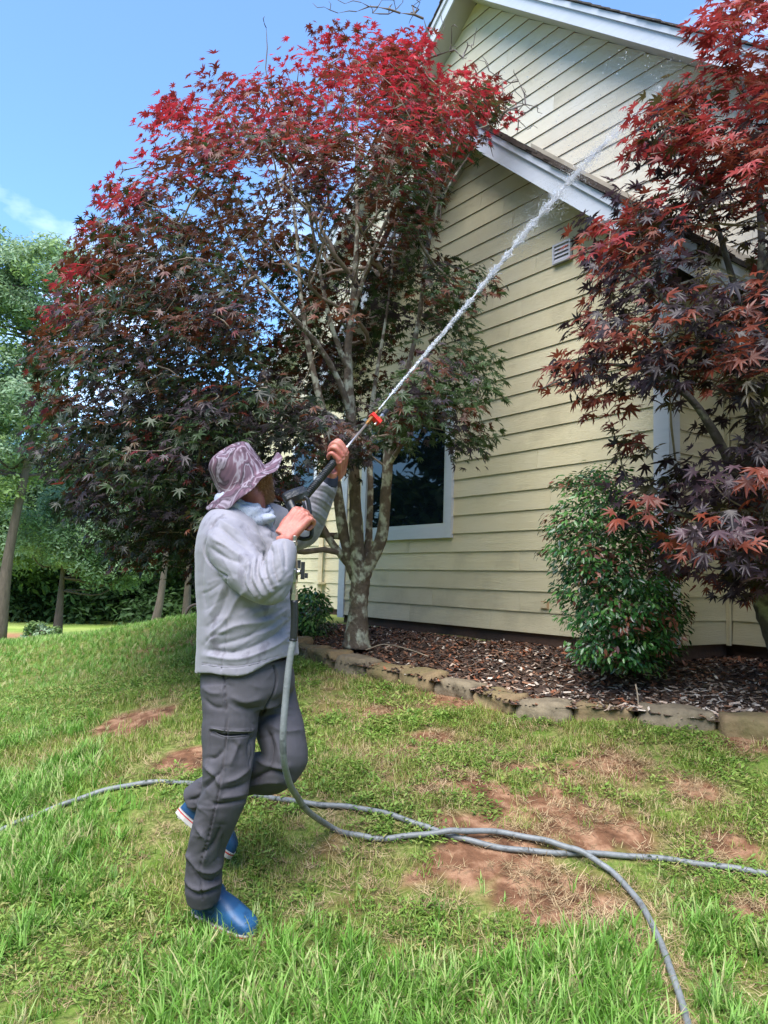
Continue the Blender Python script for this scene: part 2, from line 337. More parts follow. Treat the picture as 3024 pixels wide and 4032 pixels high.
def courses(smin, smax, D, ztop, mt, gable=None, holes=(), zstart=Z0, seed=1, skip=None):
    r = random.Random(seed); k = 0
    while Z0 + k * CO < ztop:
        z0 = Z0 + k * CO; z1 = min(z0 + CO + .02, ztop + .05); k += 1
        if z0 < zstart - 1e-6: continue
        def lim(z, e=0):
            if gable is None: return smin, smax
            ga, gz, sl = gable; w_ = (gz - z) / sl; return max(smin, ga - w_), min(smax, ga + w_)
        a0, a1 = lim(z0); b0, b1 = lim(z1)
        if a1 - a0 < .1: break
        if b1 < b0: b0 = b1 = (b0 + b1) / 2
        spans = [(a0, a1, b0, b1)]
        for (h0, h1, hz0, hz1) in (list(holes) + ([skip] if skip else [])):
            if z0 + CO > hz0 + .005 and z0 < hz1 - .005:
                ns = []
                for (p0, p1, q0, q1) in spans:
                    if p0 < h0 - .02: ns.append((p0, min(p1, h0), min(q0, h0), min(q1, h0)))
                    if p1 > h1 + .02: ns.append((max(p0, h1), p1, max(q0, h1), q1))
                spans = ns
        for (p0, p1, q0, q1) in spans:
            cuts = []
            x = p0 + r.uniform(.7, 3.0)
            while x < p1 - .6: cuts.append(x); x += r.choice([1.2, 2.4, 3.66])
            ed = [p0] + cuts + [p1]
            for i in range(len(ed) - 1):
                A0 = ed[i] + (.0015 if i else 0); A1 = ed[i + 1] - (.0015 if i < len(ed) - 2 else 0)
                B0 = q0 if i == 0 else A0; B1 = q1 if i == len(ed) - 2 else A1
                if B1 < B0 : B0 = B1 = (A0 + A1) / 2 if q0 > A1 else max(A0, min(q0, A1))
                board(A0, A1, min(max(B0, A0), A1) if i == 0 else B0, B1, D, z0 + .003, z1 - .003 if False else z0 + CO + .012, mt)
LG = (-5.43, 5.70, .87); UG = (-6.36, 8.24, .845)
LD, UD = 4.9506, 5.75
CL, CRR = -7.65, -3.27
WIN = (-7.24, -5.655, .446 + CAMZ, 1.88 + CAMZ)
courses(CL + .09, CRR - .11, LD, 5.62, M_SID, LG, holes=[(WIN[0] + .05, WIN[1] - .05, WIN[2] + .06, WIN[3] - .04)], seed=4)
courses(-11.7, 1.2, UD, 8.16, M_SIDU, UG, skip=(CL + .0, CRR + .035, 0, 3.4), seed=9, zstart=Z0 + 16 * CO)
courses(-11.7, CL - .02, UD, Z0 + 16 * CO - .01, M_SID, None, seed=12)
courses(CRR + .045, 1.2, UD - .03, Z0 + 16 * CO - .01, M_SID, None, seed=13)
for k in range(16):                                           # the short return beside the white corner board
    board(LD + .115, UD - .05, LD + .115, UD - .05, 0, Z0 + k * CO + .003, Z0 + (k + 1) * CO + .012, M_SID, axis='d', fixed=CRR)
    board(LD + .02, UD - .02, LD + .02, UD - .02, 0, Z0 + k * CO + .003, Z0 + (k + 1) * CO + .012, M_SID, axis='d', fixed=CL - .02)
# core walls behind the boards
hp('wall_core', [(CL, LD + .004, Z0), (CRR - .004, LD + .004, Z0), (CRR - .004, LD + .004, 3.82), (LG[0], LD + .004, 5.69), (CL, LD + .004, 3.77),
                 (CL, UD, Z0), (CRR - .004, UD, Z0), (CRR - .004, UD, 3.82), (LG[0], UD, 5.69), (CL, UD, 3.77)],
   [(0, 1, 2, 3, 4), (9, 8, 7, 6, 5), (0, 5, 6, 1), (1, 6, 7, 2), (2, 7, 8, 3), (3, 8, 9, 4), (4, 9, 5, 0)], M_SID)
hp('wall_core', [(-11.7, UD + .008, Z0), (1.2, UD + .008, Z0), (1.2, UD + .008, 1.84), (UG[0], UD + .008, 8.22), (-11.7, UD + .008, 2.2),
                 (-11.7, 14, Z0), (1.2, 14, Z0), (1.2, 14, 1.84), (UG[0], 14, 8.22), (-11.7, 14, 2.2)],
   [(0, 1, 2, 3, 4), (9, 8, 7, 6, 5), (0, 5, 6, 1), (1, 6, 7, 2), (2, 7, 8, 3), (3, 8, 9, 4), (4, 9, 5, 0)], M_SID)
# foundation, set back under the siding
hbox('foundation', CL + .03, CRR - .03, LD + .03, UD, .3, Z0 + .004, M_FOUND)
hbox('foundation', -11.6, 1.1, UD + .03, 13.9, .2, Z0 + .004, M_FOUND)
# corner boards
hbox('corner_board', CRR - .115, CRR + .016, LD - .024, LD - .001, Z0 - .012, 3.86, M_TRIM)
hbox('corner_board', CRR - .004, CRR + .018, LD - .0005, LD + .113, Z0 - .012, 3.66, M_TRIM)
hbox('corner_board', CL - .02, CL + .088, LD - .024, LD - .001, Z0 - .03, 3.7, M_TRIM)
hbox('corner_board', CL - .042, CL - .021, LD - .0235, LD + .08, Z0 - .03, 3.7, M_TRIM)
hbox('corner_strip', CRR + .012, CRR + .042, UD - .075, UD - .047, Z0 - .01, 3.6, M_SID)
# window
wf = hbox('window', WIN[0] + .084, WIN[1] - .084, LD - .012, LD + .002, WIN[2] + .1, WIN[3] - .084, mat('window_backing', (.004, .005, .007, 1), .9))
T = .092
hbox('window_trim', WIN[0], WIN[0] + T, LD - .04, LD - .004, WIN[2] + .118, WIN[3] - .11, M_TRIM, wf)
hbox('window_trim', WIN[1] - T, WIN[1], LD - .04, LD - .004, WIN[2], WIN[3], M_TRIM, wf)
hbox('window_trim', WIN[0], WIN[1] - T - .002, LD - .039, LD - .004, WIN[2], WIN[2] + .115, M_TRIM, wf)
hbox('window_trim', WIN[0], WIN[1] - T - .002, LD - .039, LD - .004, WIN[3] - .108, WIN[3], M_TRIM, wf)
M_SASH = mat('white_vinyl', (.50, .53, .54, 1), .35)
a, bq, c0_, c1_ = WIN[0] + T, WIN[1] - T, WIN[2] + .115, WIN[3] - .108
for (x0, x1, y0, y1) in ((a, a + .04, c0_ + .035, c1_ - .036), (bq - .04, bq, c0_ + .035, c1_ - .036), (a, bq, c0_, c0_ + .034), (a, bq, c1_ - .035, c1_)):
    hbox('sash', x0, x1, LD - .026, LD - .006, y0, y1, M_SASH, wf)
M_GL = bpy.data.materials.new('dark_glass'); M_GL.use_nodes = True; _b = M_GL.node_tree.nodes['Principled BSDF']
_b.inputs['Base Color'].default_value = (.004, .007, .011, 1); _b.inputs['Roughness'].default_value = .015; _b.inputs['IOR'].default_value = 1.6
_tn = M_GL.node_tree.nodes.new('ShaderNodeTexNoise'); _tn.inputs['Scale'].default_value = 3; _bp = M_GL.node_tree.nodes.new('ShaderNodeBump'); _bp.inputs['Strength'].default_value = .05; _bp.inputs['Distance'].default_value = .02
M_GL.node_tree.links.new(_tn.outputs[0], _bp.inputs['Height']); M_GL.node_tree.links.new(_bp.outputs[0], _b.inputs['Normal'])
hbox('window_pane', a + .041, bq - .041, LD - .020, LD - .014, c0_ + .036, c1_ - .037, M_GL, wf)
# narrow window of the far wall, seen through the branches
s_, z_ = onwall(672, 1160, UD)
w2 = hbox('window', s_ - .6, s_ + .14, UD - .035, UD - .016, z_ - .02, z_ + 1.5, M_TRIM)
hbox('window_pane', s_ - .52, s_ + .07, UD - .042, UD - .037, z_ + .06, z_ + 1.42, M_GL, w2)
# rakes, soffits, roof slabs, shingles
def slope_prism(nm, g, side, w0, w1, d0, d1, o0, o1, mt, par=house):
    ga, gz, sl = g; V = []
    for wv_ in (w0, w1):
        for d in (d0, d1):
            for o_ in (o0, o1): V.append((ga + side * wv_, d, gz - sl * wv_ + o_))
    F = BOXF if side > 0 else [tuple(reversed(f)) for f in BOXF]
    return hp(nm, V, F, mt, par)
for g, wr, wl_, df, dw, dback, fh, ch in ((LG, 2.58, 2.62, 4.67, LD, 5.74, .19, .045), (UG, 5.3, 5.3, 5.47, UD, 13.0, .165, .05)):
    for side, W_ in ((1, wr), (-1, wl_)):
        slope_prism('soffit', g, side, 0, W_ - .02, df, dw - .002, .001, .016, M_SOFF)
        slope_prism('fascia_board', g, side, 0, W_, df - .022, df - .001, -.012, fh, M_TRIM)
        slope_prism('crown_strip', g, side, 0, W_ + .015, df - .045, df - .024, fh - .02, fh + ch, M_TRIM)
        slope_prism('roof_slab', g, side, 0, W_ + .03, df - .024, dback, fh + .004, fh + ch + .004, M_SHE)
        slope_prism('roof_covering', g, side, 0, W_ + .06, df + .2, dback, fh + ch + .008, fh + ch + .045, M_SHG)
        r = random.Random(7 + side); x = .02; sl = g[2]; c_ = 1 / math.hypot(1, sl)
        step = .14 * c_
        thick = .022 if g is LG else .013
        while x < W_ + .02:
            for lay in range(2 if g is LG else 1):
                w0_, w1_ = x + r.uniform(-.01, .01) + lay * .03, x + step + .04 + lay * .02; o0 = fh + ch + .006 + lay * .024
                j = r.uniform(0, .022); V = []
                for wv_, ex in ((w0_, .0), (w1_, .010)):
                    for d in (df - .055 - j, df + .22):
                        for o_ in (o0 + ex, o0 + ex + thick + r.uniform(0, .006)): V.append((g[0] + side * wv_, d, g[1] - sl * wv_ + o_))
                hp('shingle', V, BOXF if side > 0 else [tuple(reversed(f)) for f in BOXF], M_SHE if g is LG else M_SHG)
            x += step
# eave of the lower gable on the right: level fascia and boxed soffit
ez = LG[1] - LG[2] * 2.58
for sd, e0, wall_s in ((1, LG[0] + 2.58, CRR), (-1, LG[0] - 2.62, CL)):
    lo, hi = (e0 - .002, e0 + .02) if sd > 0 else (e0 - .02, e0 + .002)
    hbox('eave_fascia', lo, hi, 4.65, UD - .02, ez - .02, ez + .17, M_TRIM)
    hbox('eave_soffit', min(e0, wall_s), max(e0, wall_s), 4.672, UD - .02, ez - .006, ez + .008, M_SOFF)
    hbox('gutter_edge', min(hi, hi + .02 * sd) , max(hi, hi + .02 * sd), 4.64, UD - .02, ez + .12, ez + .2, M_TRIM)
slope_prism('roof_flashing', LG, 1, .0, 2.6, UD - .02, UD - .012, .2, .34, mat('flashing', lin(150, 140, 122), .6, var=.2))
# louvred vent, outlet box and downspout
v_ = hbox('wall_vent', -4.375, -4.175, LD - .028, LD - .012, 2.79 + CAMZ, 2.965 + CAMZ, mat('vent_shadow', (.18, .18, .2, 1), .8))
M_V = mat('vent_plastic', (.48, .48, .53, 1), .45)
for (x0, x1, y0, y1) in ((-4.375, -4.358, 2.79, 2.965), (-4.192, -4.175, 2.79, 2.965), (-4.357, -4.193, 2.79, 2.806), (-4.357, -4.193, 2.949, 2.965)):
    hbox('vent_frame', x0, x1, LD - .05, LD - .029, y0 + CAMZ, y1 + CAMZ, M_V, v_)
for i in range(4):
    zb = 2.808 + CAMZ + i * .0352
    hp('louver', [(s, d, z) for s in (-4.356, -4.194) for d, z in ((LD - .047, zb + .001), (LD - .043, zb + .006), (LD - .032, zb + .034), (LD - .03, zb + .028))], [(0, 1, 2, 3), (7, 6, 5, 4), (0, 4, 5, 1), (1, 5, 6, 2), (2, 6, 7, 3), (3, 7, 4, 0)], M_V, v_)
ob = hbox('outlet_box', -4.485, -4.405, LD - .026, LD - .012, -.195 + CAMZ, -.128 + CAMZ, mat('outlet_plate', lin(168, 140, 108), .6, var=.2))
hbox('outlet_cover', -4.476, -4.414, LD - .034, LD - .027, -.186 + CAMZ, -.137 + CAMZ, mat('outlet_cover', lin(196, 180, 148), .5), ob)
sp_, zp_ = onwall(688, 1320, UD - .08); mb = MB()
mb.tube([(sp_, UD - .075, Z0 + .02), (sp_, UD - .075, 3.6)], .042, 4, True, (0, 1, 0)); dsp = mb.build('downspout', M_SID, house)
for zz in (1.25, 1.75, 2.6): hbox('pipe_strap', sp_ - .06, sp_ + .06, UD - .13, UD - .017, zz, zz + .03, M_SID, dsp)

# ------------------------------------------------------------------ the raised bed: stones, soil, chips
EDGE = [(1830, 1597, 4.15, -1), (1720, 1590, 4.22, 0), (1551, 1579, 4.32, 1), (1372, 1566, 4.48, 2), (1236, 1563, 4.6, 3), (1103, 1551, 4.75, 4), (1015, 1521, 5.0, 5), (928, 1497, 5.28, 6), (858, 1477, 5.55, 7),
        (785, 1459, 5.8, 8), (719, 1450, 6.05, 9), (668, 1436, 6.4, 10), (632, 1424, 6.8, 11), (560, 1405, 7.4, 12), (500, 1395, 7.9, 13), (440, 1385, 8.3, 14)]
EP = []
for X, Y, d, _ in EDGE:
    p = at(X, Y, d); EP.append([p[0], p[1], height(p[0], p[1]) - .01])
EP = np.array(EP)
back = [HW(CL - 2.5, UD + .3, 0), HW(CL, UD + .3, 0), HW(CL + .2, LD + .3, 0), HW(CRR - .3, LD + .3, 0), HW(CRR - .3, UD + .3, 0), HW(2.0, UD + .3, 0)]
poly = [tuple(p[:2]) for p in EP] + [tuple(p[:2]) for p in back] + [(EP[0][0] + 2.0, EP[0][1] - .1)]
def bedz(x, y):
    x = np.asarray(x, float); y = np.asarray(y, float)
    d = linedist(x, y, [tuple(p[:2]) for p in EP])
    k = np.argmin(np.hypot(x[..., None] - EP[:, 0], y[..., None] - EP[:, 1]), -1)
    wgt = 1 / (np.hypot(x[..., None] - EP[:, 0], y[..., None] - EP[:, 1]) ** 2 + .03); ez_ = (wgt * EP[:, 2]).sum(-1) / wgt.sum(-1)
    t = np.clip(d / 1.1, 0, 1); t = t * t * (3 - 2 * t)
    return (ez_ + .085) * (1 - t) + .80 * t + (vnoise(x, y, 2.2, 3) - .5) * .05
bx, by, BF = grid(-3.6, 4.6, 3.6, 11.2, 230, 210)
cx_ = bx[BF].mean(1); cy_ = by[BF].mean(1); keep = inpoly(cx_, cy_, poly)
tag(obj('mulch_bed', mesh('mulch_bed', np.stack([bx, by, bedz(bx, by)], 1), BF[keep],
    mat('mulch_soil', lin(84, 66, 54), .95, var=.5, vscale=25, bump=1, bscale=70, bdist=.02), True)), kind='structure')
M_ST = mat('field_stone', lin(134, 114, 84), .9, var=.35, vscale=7, bump=1, bscale=22, c2=lin(84, 82, 46), c2s=3.2, c2lo=.42, c2hi=.6, bdist=.012)
M_ST2 = mat('field_stone_grey', lin(124, 112, 92), .9, var=.4, vscale=8, bump=1, bscale=20, c2=lin(140, 108, 62), c2s=2.5, c2lo=.5, c2hi=.7, bdist=.012)
border = empty('stone_border', tuple(EP[4])); tag(border, 'curved border of rough mossy field stones holding back the mulch bed', 'stone edging')
def rock(L_, W_, H_, seed, nx=11, ny=5, nz=5):
    r = np.random.default_rng(seed); V = []; idx = {}
    for i in range(nx):
        for j in range(ny):
            for k in range(nz):
                if i in (0, nx - 1) or j in (0, ny - 1) or k in (0, nz - 1): idx[(i, j, k)] = len(V); V.append((i / (nx - 1) - .5, j / (ny - 1) - .5, k / (nz - 1)))
    V = np.array(V); F = []
    def q(a, b_, c, d): F.append((idx[a], idx[b_], idx[c], idx[d]))
    for i in range(nx - 1):
        for j in range(ny - 1): q((i, j, 0), (i, j + 1, 0), (i + 1, j + 1, 0), (i + 1, j, 0)); q((i, j, nz - 1), (i + 1, j, nz - 1), (i + 1, j + 1, nz - 1), (i, j + 1, nz - 1))
        for k in range(nz - 1): q((i, 0, k), (i + 1, 0, k), (i + 1, 0, k + 1), (i, 0, k + 1)); q((i, ny - 1, k), (i, ny - 1, k + 1), (i + 1, ny - 1, k + 1), (i + 1, ny - 1, k))
    for j in range(ny - 1):
        for k in range(nz - 1): q((0, j, k), (0, j, k + 1), (0, j + 1, k + 1), (0, j + 1, k)); q((nx - 1, j, k), (nx - 1, j + 1, k), (nx - 1, j + 1, k + 1), (nx - 1, j, k + 1))
    c = V - np.array([0, 0, .5]); ex = np.abs(c * 2) ** 9; nrm = (ex.sum(1)) ** (1 / 9); c = c / nrm[:, None] * np.clip(nrm, 0, 1.0)[:, None] if False else c / (1 + .09 * (ex.sum(1)[:, None] - 1))
    P = c * np.array([L_, W_, H_]); s_ = seed * 3.7
    nz_ = lambda a_, b_, sc: vnoise(a_ * sc + s_, b_ * sc + s_ * .7, 1, 3) - .5
    P[:, 1] += nz_(P[:, 0], P[:, 2] * 1.4, 9) * .09 + nz_(P[:, 0], P[:, 2] * 4, 24) * .035
    P[:, 2] += (nz_(P[:, 0], P[:, 1], 8) * .05 + r.uniform(-.012, .012)) * (c[:, 2] > 0)
    P[:, 0] += nz_(P[:, 1] + 5, P[:, 2], 10) * .03
    P[:, 2] += H_ / 2; return P, F
for i in range(len(EP) - 1):
    a, b_ = EP[i], EP[i + 1]; Lr = np.hypot(*(b_ - a)[:2]); n_ = 1
    for q_ in range(n_):
        P, F = rock(Lr / n_ - .012, .23, .145 if i < 9 else .16, 20 + i * 3 + q_)
        ang = math.atan2(b_[1] - a[1], b_[0] - a[0]); mid = a + (b_ - a) * (q_ + .5) / n_
        P[:, 0] *= 1; nrm_ = np.array([-math.sin(ang), math.cos(ang)]); s_in = -1 if nrm_[1] < 0 else 1
        o = obj('stone', mesh('stone', P, F, M_ST2 if i in (2, 4, 6, 9) else M_ST, True), border)
        o.rotation_euler = (0, random.uniform(-.02, .02), ang + random.uniform(-.04, .04))
        w_ = mid + np.array([nrm_[0] * s_in * .115, nrm_[1] * s_in * .115, -.028])
        o.location = tuple(w_ - EP[4])
# wood chips and fallen leaves
nC = 46000
cx = rng.uniform(-3.4, 4.4, nC * 3); cy = rng.uniform(3.7, 10.8, nC * 3)
k_ = inpoly(cx, cy, poly) & (rng.random(nC * 3) < np.clip(1.5 - (cy - 4.5) / 5, .35, 1)); HDm = (cx * HN[0] + cy * HN[1]); HSm = cx * HE[0] + cy * HE[1]
k_ &= (HDm < LD + .02) | ((HDm < UD + .02) & ((HSm > CRR) | (HSm < CL)))
cx, cy = cx[k_][:nC], cy[k_][:nC]; nC = len(cx)
cz = bedz(cx, cy) + rng.uniform(.0, .018, nC)
L_ = rng.uniform(.014, .062, nC); W_ = rng.uniform(.003, .012, nC); an = rng.uniform(0, math.pi * 2, nC); ti = rng.normal(0, .28, nC); t2 = rng.normal(0, .4, nC)
u1 = np.stack([np.cos(an) * np.cos(ti), np.sin(an) * np.cos(ti), np.sin(ti)], 1); u2 = np.stack([-np.sin(an) * np.cos(t2), np.cos(an) * np.cos(t2), np.sin(t2)], 1)
Pc = np.stack([cx, cy, cz], 1)
V = np.stack([Pc - u1 * L_[:, None] / 2 - u2 * W_[:, None], Pc + u1 * L_[:, None] / 2 - u2 * W_[:, None] * .6, Pc + u1 * L_[:, None] / 2 + u2 * W_[:, None], Pc - u1 * L_[:, None] / 2 + u2 * W_[:, None] * .7], 1).reshape(-1, 3)
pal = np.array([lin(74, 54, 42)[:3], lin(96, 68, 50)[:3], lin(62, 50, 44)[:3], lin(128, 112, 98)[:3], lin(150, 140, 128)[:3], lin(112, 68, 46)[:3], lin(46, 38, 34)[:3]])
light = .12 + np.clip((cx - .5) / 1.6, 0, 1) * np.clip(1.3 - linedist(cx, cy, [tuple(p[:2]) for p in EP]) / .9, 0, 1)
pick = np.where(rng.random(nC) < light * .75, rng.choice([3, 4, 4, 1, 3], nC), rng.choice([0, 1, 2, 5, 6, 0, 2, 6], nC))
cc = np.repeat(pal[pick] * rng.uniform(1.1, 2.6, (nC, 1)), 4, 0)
mc = mat('chip', (.1, .1, .1, 1), .85); a_ = mc.node_tree.nodes.new('ShaderNodeAttribute'); a_.attribute_name = 'col'; mc.node_tree.links.new(a_.outputs['Color'], mc.node_tree.nodes['Principled BSDF'].inputs['Base Color'])
M_ATTR = mc
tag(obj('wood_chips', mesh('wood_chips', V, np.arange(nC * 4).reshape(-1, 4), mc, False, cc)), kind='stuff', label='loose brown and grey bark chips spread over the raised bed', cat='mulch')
# a few bare sticks lying in the bed
M_BARK = mat('twig_bark', lin(150, 136, 118), .85, var=.3, vscale=20)
for i, (X, Y, d, X2, Y2, d2, lb) in enumerate([(1430 / 1.0, 1392, 5.3, 0, 0, 0, None), ]): pass
for (pts, lb) in [([(790, 1404, 6.2), (830, 1392, 6.3), (880, 1402, 6.1), (925, 1418, 5.9)], 'pale curved stick lying on the mulch right of the maple trunk'),
                  ([(1380, 1532, 4.6), (1377, 1500, 4.62), (1373, 1478, 4.65)], 'thin dry stalk standing up just behind the border stones')]:
    P = [at(*p) for p in pts]; P = np.array(P); P[:, 2] = np.maximum(P[:, 2], bedz(P[:, 0], P[:, 1]) + .012) if len(pts) > 3 else P[:, 2]
    V, F = tube(smoothpath(P, 5), .005, 5); tag(obj('stick', mesh('stick', V, F, M_BARK, True)), lb, 'stick', 'sticks in the mulch')

# ------------------------------------------------------------------ trees
M_LEAF = leafmat('maple_leaf', 'attr', .42, .4); M_LEAFO = leafmat('maple_leaf_single', 'obj', .42, .4)
M_TRUNK = mat('maple_bark', lin(104, 92, 80), .9, var=.35, vscale=22, bump=1, bscale=45, c2=lin(168, 170, 154), c2s=11, c2lo=.5, c2hi=.6, bdist=.012, stretch=(1, 1, .8))
M_TWIG = mat('maple_twig', lin(132, 118, 104), .85, var=.35, vscale=15)
def maple_leaf(seed=0):
    r = np.random.default_rng(seed); ang = (np.array([-128, -82, -42, 0, 42, 82, 128]) * r.uniform(.78, 1.04) + r.normal(0, 4, 7)).tolist(); ln = (np.array([.42, .72, .92, 1.0, .92, .72, .42]) * r.uniform(.88, 1.08, 7)).tolist(); dr_ = r.uniform(.02, .34); cup = r.uniform(-.1, .16)
    V = [(0, 0, 0)]; out = [(-.06, -.10, 0)]
    for i, (a, l) in enumerate(zip(ang, ln)):
        a = math.radians(a)
        if i:
            am = math.radians((ang[i] + ang[i - 1]) / 2); out.append((.30 * math.sin(am), .30 * math.cos(am), .015))
        for q_, t in ((-.17, .58), (0, 1), (.17, .58)):
            if i in (0, 6) and q_: continue
            out.append((l * t * math.sin(a + q_), l * t * math.cos(a + q_), -dr_ * (l * t) ** 2 + cup * abs(math.sin(a)) * t + (.02 if q_ else -.025)))
    out.append((.06, -.10, 0))
    V += out; n = len(out); F = [(0, i + 1, i) for i in range(1, n)] + [(0, 1, n)]
    V = np.array(V); V[:, 1] += .1
    return V, np.array(F)
def oval_leaf():
    V = np.array([(0, 0, 0), (.2, .32, .05), (.19, .65, .03), (0, 1.05, -.08), (-.19, .65, .03), (-.2, .32, .05), (0, .5, -.02)]); F = np.array([(6, 0, 1), (6, 1, 2), (6, 2, 3), (6, 3, 4), (6, 4, 5), (6, 5, 0)])
    return V, F
def bake_leaves(T, P, X, Y, Z, size):            # template T placed N times (numpy), frames X Y Z
    V0, F0 = T[0]; n = len(P); VV = np.stack([t[0] for t in T])[np.random.default_rng(1).integers(0, len(T), n)]
    V = P[:, None] + size[:, None, None] * (VV[:, :, 0:1] * X[:, None] + VV[:, :, 1:2] * Y[:, None] + VV[:, :, 2:3] * Z[:, None])
    F = (F0[None] + (np.arange(n) * len(V0))[:, None, None]).reshape(-1, F0.shape[1])
    return V.reshape(-1, 3), F
def nrm(a): return a / (np.linalg.norm(a, axis=-1, keepdims=True) + 1e-12)
def put_leaves(parent, T, P, X, Y, Z, size, col, name, foliage, n_single=300, mt=M_LEAF, mto=M_LEAFO, smooth=False):
    o0 = np.array(parent.location)
    dist = np.linalg.norm(P - np.array([0, 0, CAMZ]), axis=1); px, py = project(P)
    vis = (px > 5) & (px < 1654) & (py > 5) & (py < 2207); score = size / dist * vis * (0.5 + .5 * np.clip(np.abs((Z * (P - np.array([0, 0, CAMZ])) / dist[:, None]).sum(1)), 0, 1))
    # the singles stand spread over the crown: nearest of each small cell first
    order = np.argsort(-score); single = np.zeros(len(P), bool); single[order[:n_single]] = True
    mes = [mesh(name, t[0], t[1], mto, smooth) for t in T]
    for i in np.where(single)[0]:
        o = bpy.data.objects.new(name, mes[i % len(mes)]); M = Matrix(((X[i][0], Y[i][0], Z[i][0], 0), (X[i][1], Y[i][1], Z[i][1], 0), (X[i][2], Y[i][2], Z[i][2], 0), (0, 0, 0, 1))) @ Matrix.Scale(float(size[i]), 4)
        M.translation = Vector(P[i] - o0); o.matrix_basis = M; o.color = tuple(col[i]) + (1,); link(o, parent)
    r_ = ~single; V, F = bake_leaves(T, P[r_] - o0, X[r_], Y[r_], Z[r_], size[r_])
    tag(obj(foliage, mesh(foliage, V, F, mt, smooth, np.repeat(col[r_], len(T[0][0]), 0)), parent), kind='stuff')
def grow(limbs, tips, step=.14, sag=.06, seed=0, turn=.35):
    # limbs: arrays of points with radius; tips join the nearest node, choosing nodes nearer the root
    r = np.random.default_rng(seed); nodes = []; cost = []
    for L in limbs:
        acc = L[0][4] if len(L[0]) > 4 else 0
        for i, p in enumerate(L):
            if i: acc += np.linalg.norm(np.array(p[:3]) - np.array(L[i - 1][:3]))
            if p[3] < .055 or i > len(L) * .3: nodes.append(p[:3]); cost.append(acc)
    N_ = np.zeros((len(nodes) + len(tips) * 26, 3)); N_[:len(nodes)] = nodes; Cc = np.zeros(len(N_)); Cc[:len(nodes)] = cost; n = len(nodes)
    d0 = np.array([np.min(np.linalg.norm(N_[:n] - t, axis=1)) for t in tips]); chains = []
    par = -np.ones(len(N_), int); load = np.zeros(len(N_))
    for ti in np.argsort(d0):
        t = tips[ti]; dd = np.linalg.norm(N_[:n] - t, axis=1); j = int(np.argmin(dd + turn * Cc[:n] * .5 + np.where(N_[:n, 2] > t[2] + .1, .5, 0)))
        L = dd[j]; m_ = int(max(2, min(24, L / step))); a = N_[j].copy(); q = np.linspace(0, 1, m_ + 1)[1:, None]
        mid = (a + t) / 2 + r.normal(0, .07, 3) * L + np.array([0, 0, -.05 * L + .08 * L])
        path = (1 - q) ** 2 * a + 2 * q * (1 - q) * mid + q * q * t + r.normal(0, .012, (m_, 3)) * (q < .99)
        s0 = n; N_[n:n + m_] = path; par[n] = j; par[n + 1:n + m_] = np.arange(n, n + m_ - 1); Cc[n:n + m_] = Cc[j] + L * q[:, 0]; n += m_
        chains.append((j, s0, m_)); k = s0 + m_ - 1
        while k >= 0: load[k] += 1; k = par[k]
    return N_, par, load, chains
def build_twigs(parent, N_, load, chains, rtip, name='branches', mt=None, pw=.42, rmax=.035):
    o0 = np.array(parent.location); mb = MB()
    for j, s0, m_ in chains:
        idx = [j] + list(range(s0, s0 + m_)); L = load[idx].copy(); L[0] = L[1]
        R = np.minimum(rtip * L ** pw, rmax); R[-1] = rtip * .5
        mb.tube(N_[idx] - o0, R, 5 if R[0] > .006 else 4, False)
    tag(mb.build(name, mt or M_TWIG, parent, True), kind='stuff')
def limb_path(pts, r0, r1, n=6):                 # pts measured on the photograph as (X, Y, distance, radius)
    P = np.array([np.append(at(X, Y, d), rr) for X, Y, d, rr in pts]); return smoothpath(P, n)
def build_limbs(parent, limbs, mt, n=12):
    o0 = np.array(parent.location)
    for i, L in enumerate(limbs):
        L = np.array(L)[:, :4]; R = L[:, 3] * (1 + .10 * (np.random.default_rng(i).random(len(L)) - .5))
        V, F = tube(L[:, :3] - o0, R, n if L[0, 3] > .03 else 8); V = np.array(V)
        V += (nrm(V - np.repeat(L[:, :3] - o0, n if L[0, 3] > .03 else 8, 0))) * ((vnoise(V[:, 0] * 9 + V[:, 1] * 7, V[:, 2] * 5, 1.6, 3) - .5) * np.repeat(R, n if L[0, 3] > .03 else 8) * .35)[:, None]
        obj('trunk' if i == 0 else 'limb', mesh('trunk' if i == 0 else 'limb', V, F, mt, True), parent)

def crown_points(poly, n, dc, half, edge, wallD, frontmin, seed, sparse=None, prob=.1, keepf=None):
    r = np.random.default_rng(seed); xs = [p[0] for p in poly]; ys = [p[1] for p in poly]; out = []
    while len(out) < n:
        X = r.uniform(min(xs), max(xs), 4000); Y = r.uniform(min(ys), max(ys), 4000); ok = inpoly(X, Y, poly); X, Y = X[ok], Y[ok]
        d = np.clip(polydist(X, Y, poly) / edge, 0, 1); hw = half * np.sqrt(1 - (1 - d) ** 2) * .92 + .18
        u = r.uniform(-1, 1, len(X)); u = np.sign(u) * np.abs(u) ** .75
        Dp = dc(X, Y) + u * hw
        for x, y, dp, uu in zip(X, Y, Dp, u):
            p = at(x, y, dp)
            if p @ HN - 0 > wallD(p): continue
            if dp < frontmin: continue
            if sparse is not None and inpoly(x, y, sparse) and uu < .25 and r.random() > prob: continue
            if keepf is not None and not keepf(x, y, p, r): continue
            out.append(p)
            if len(out) >= n: break
    return np.array(out)
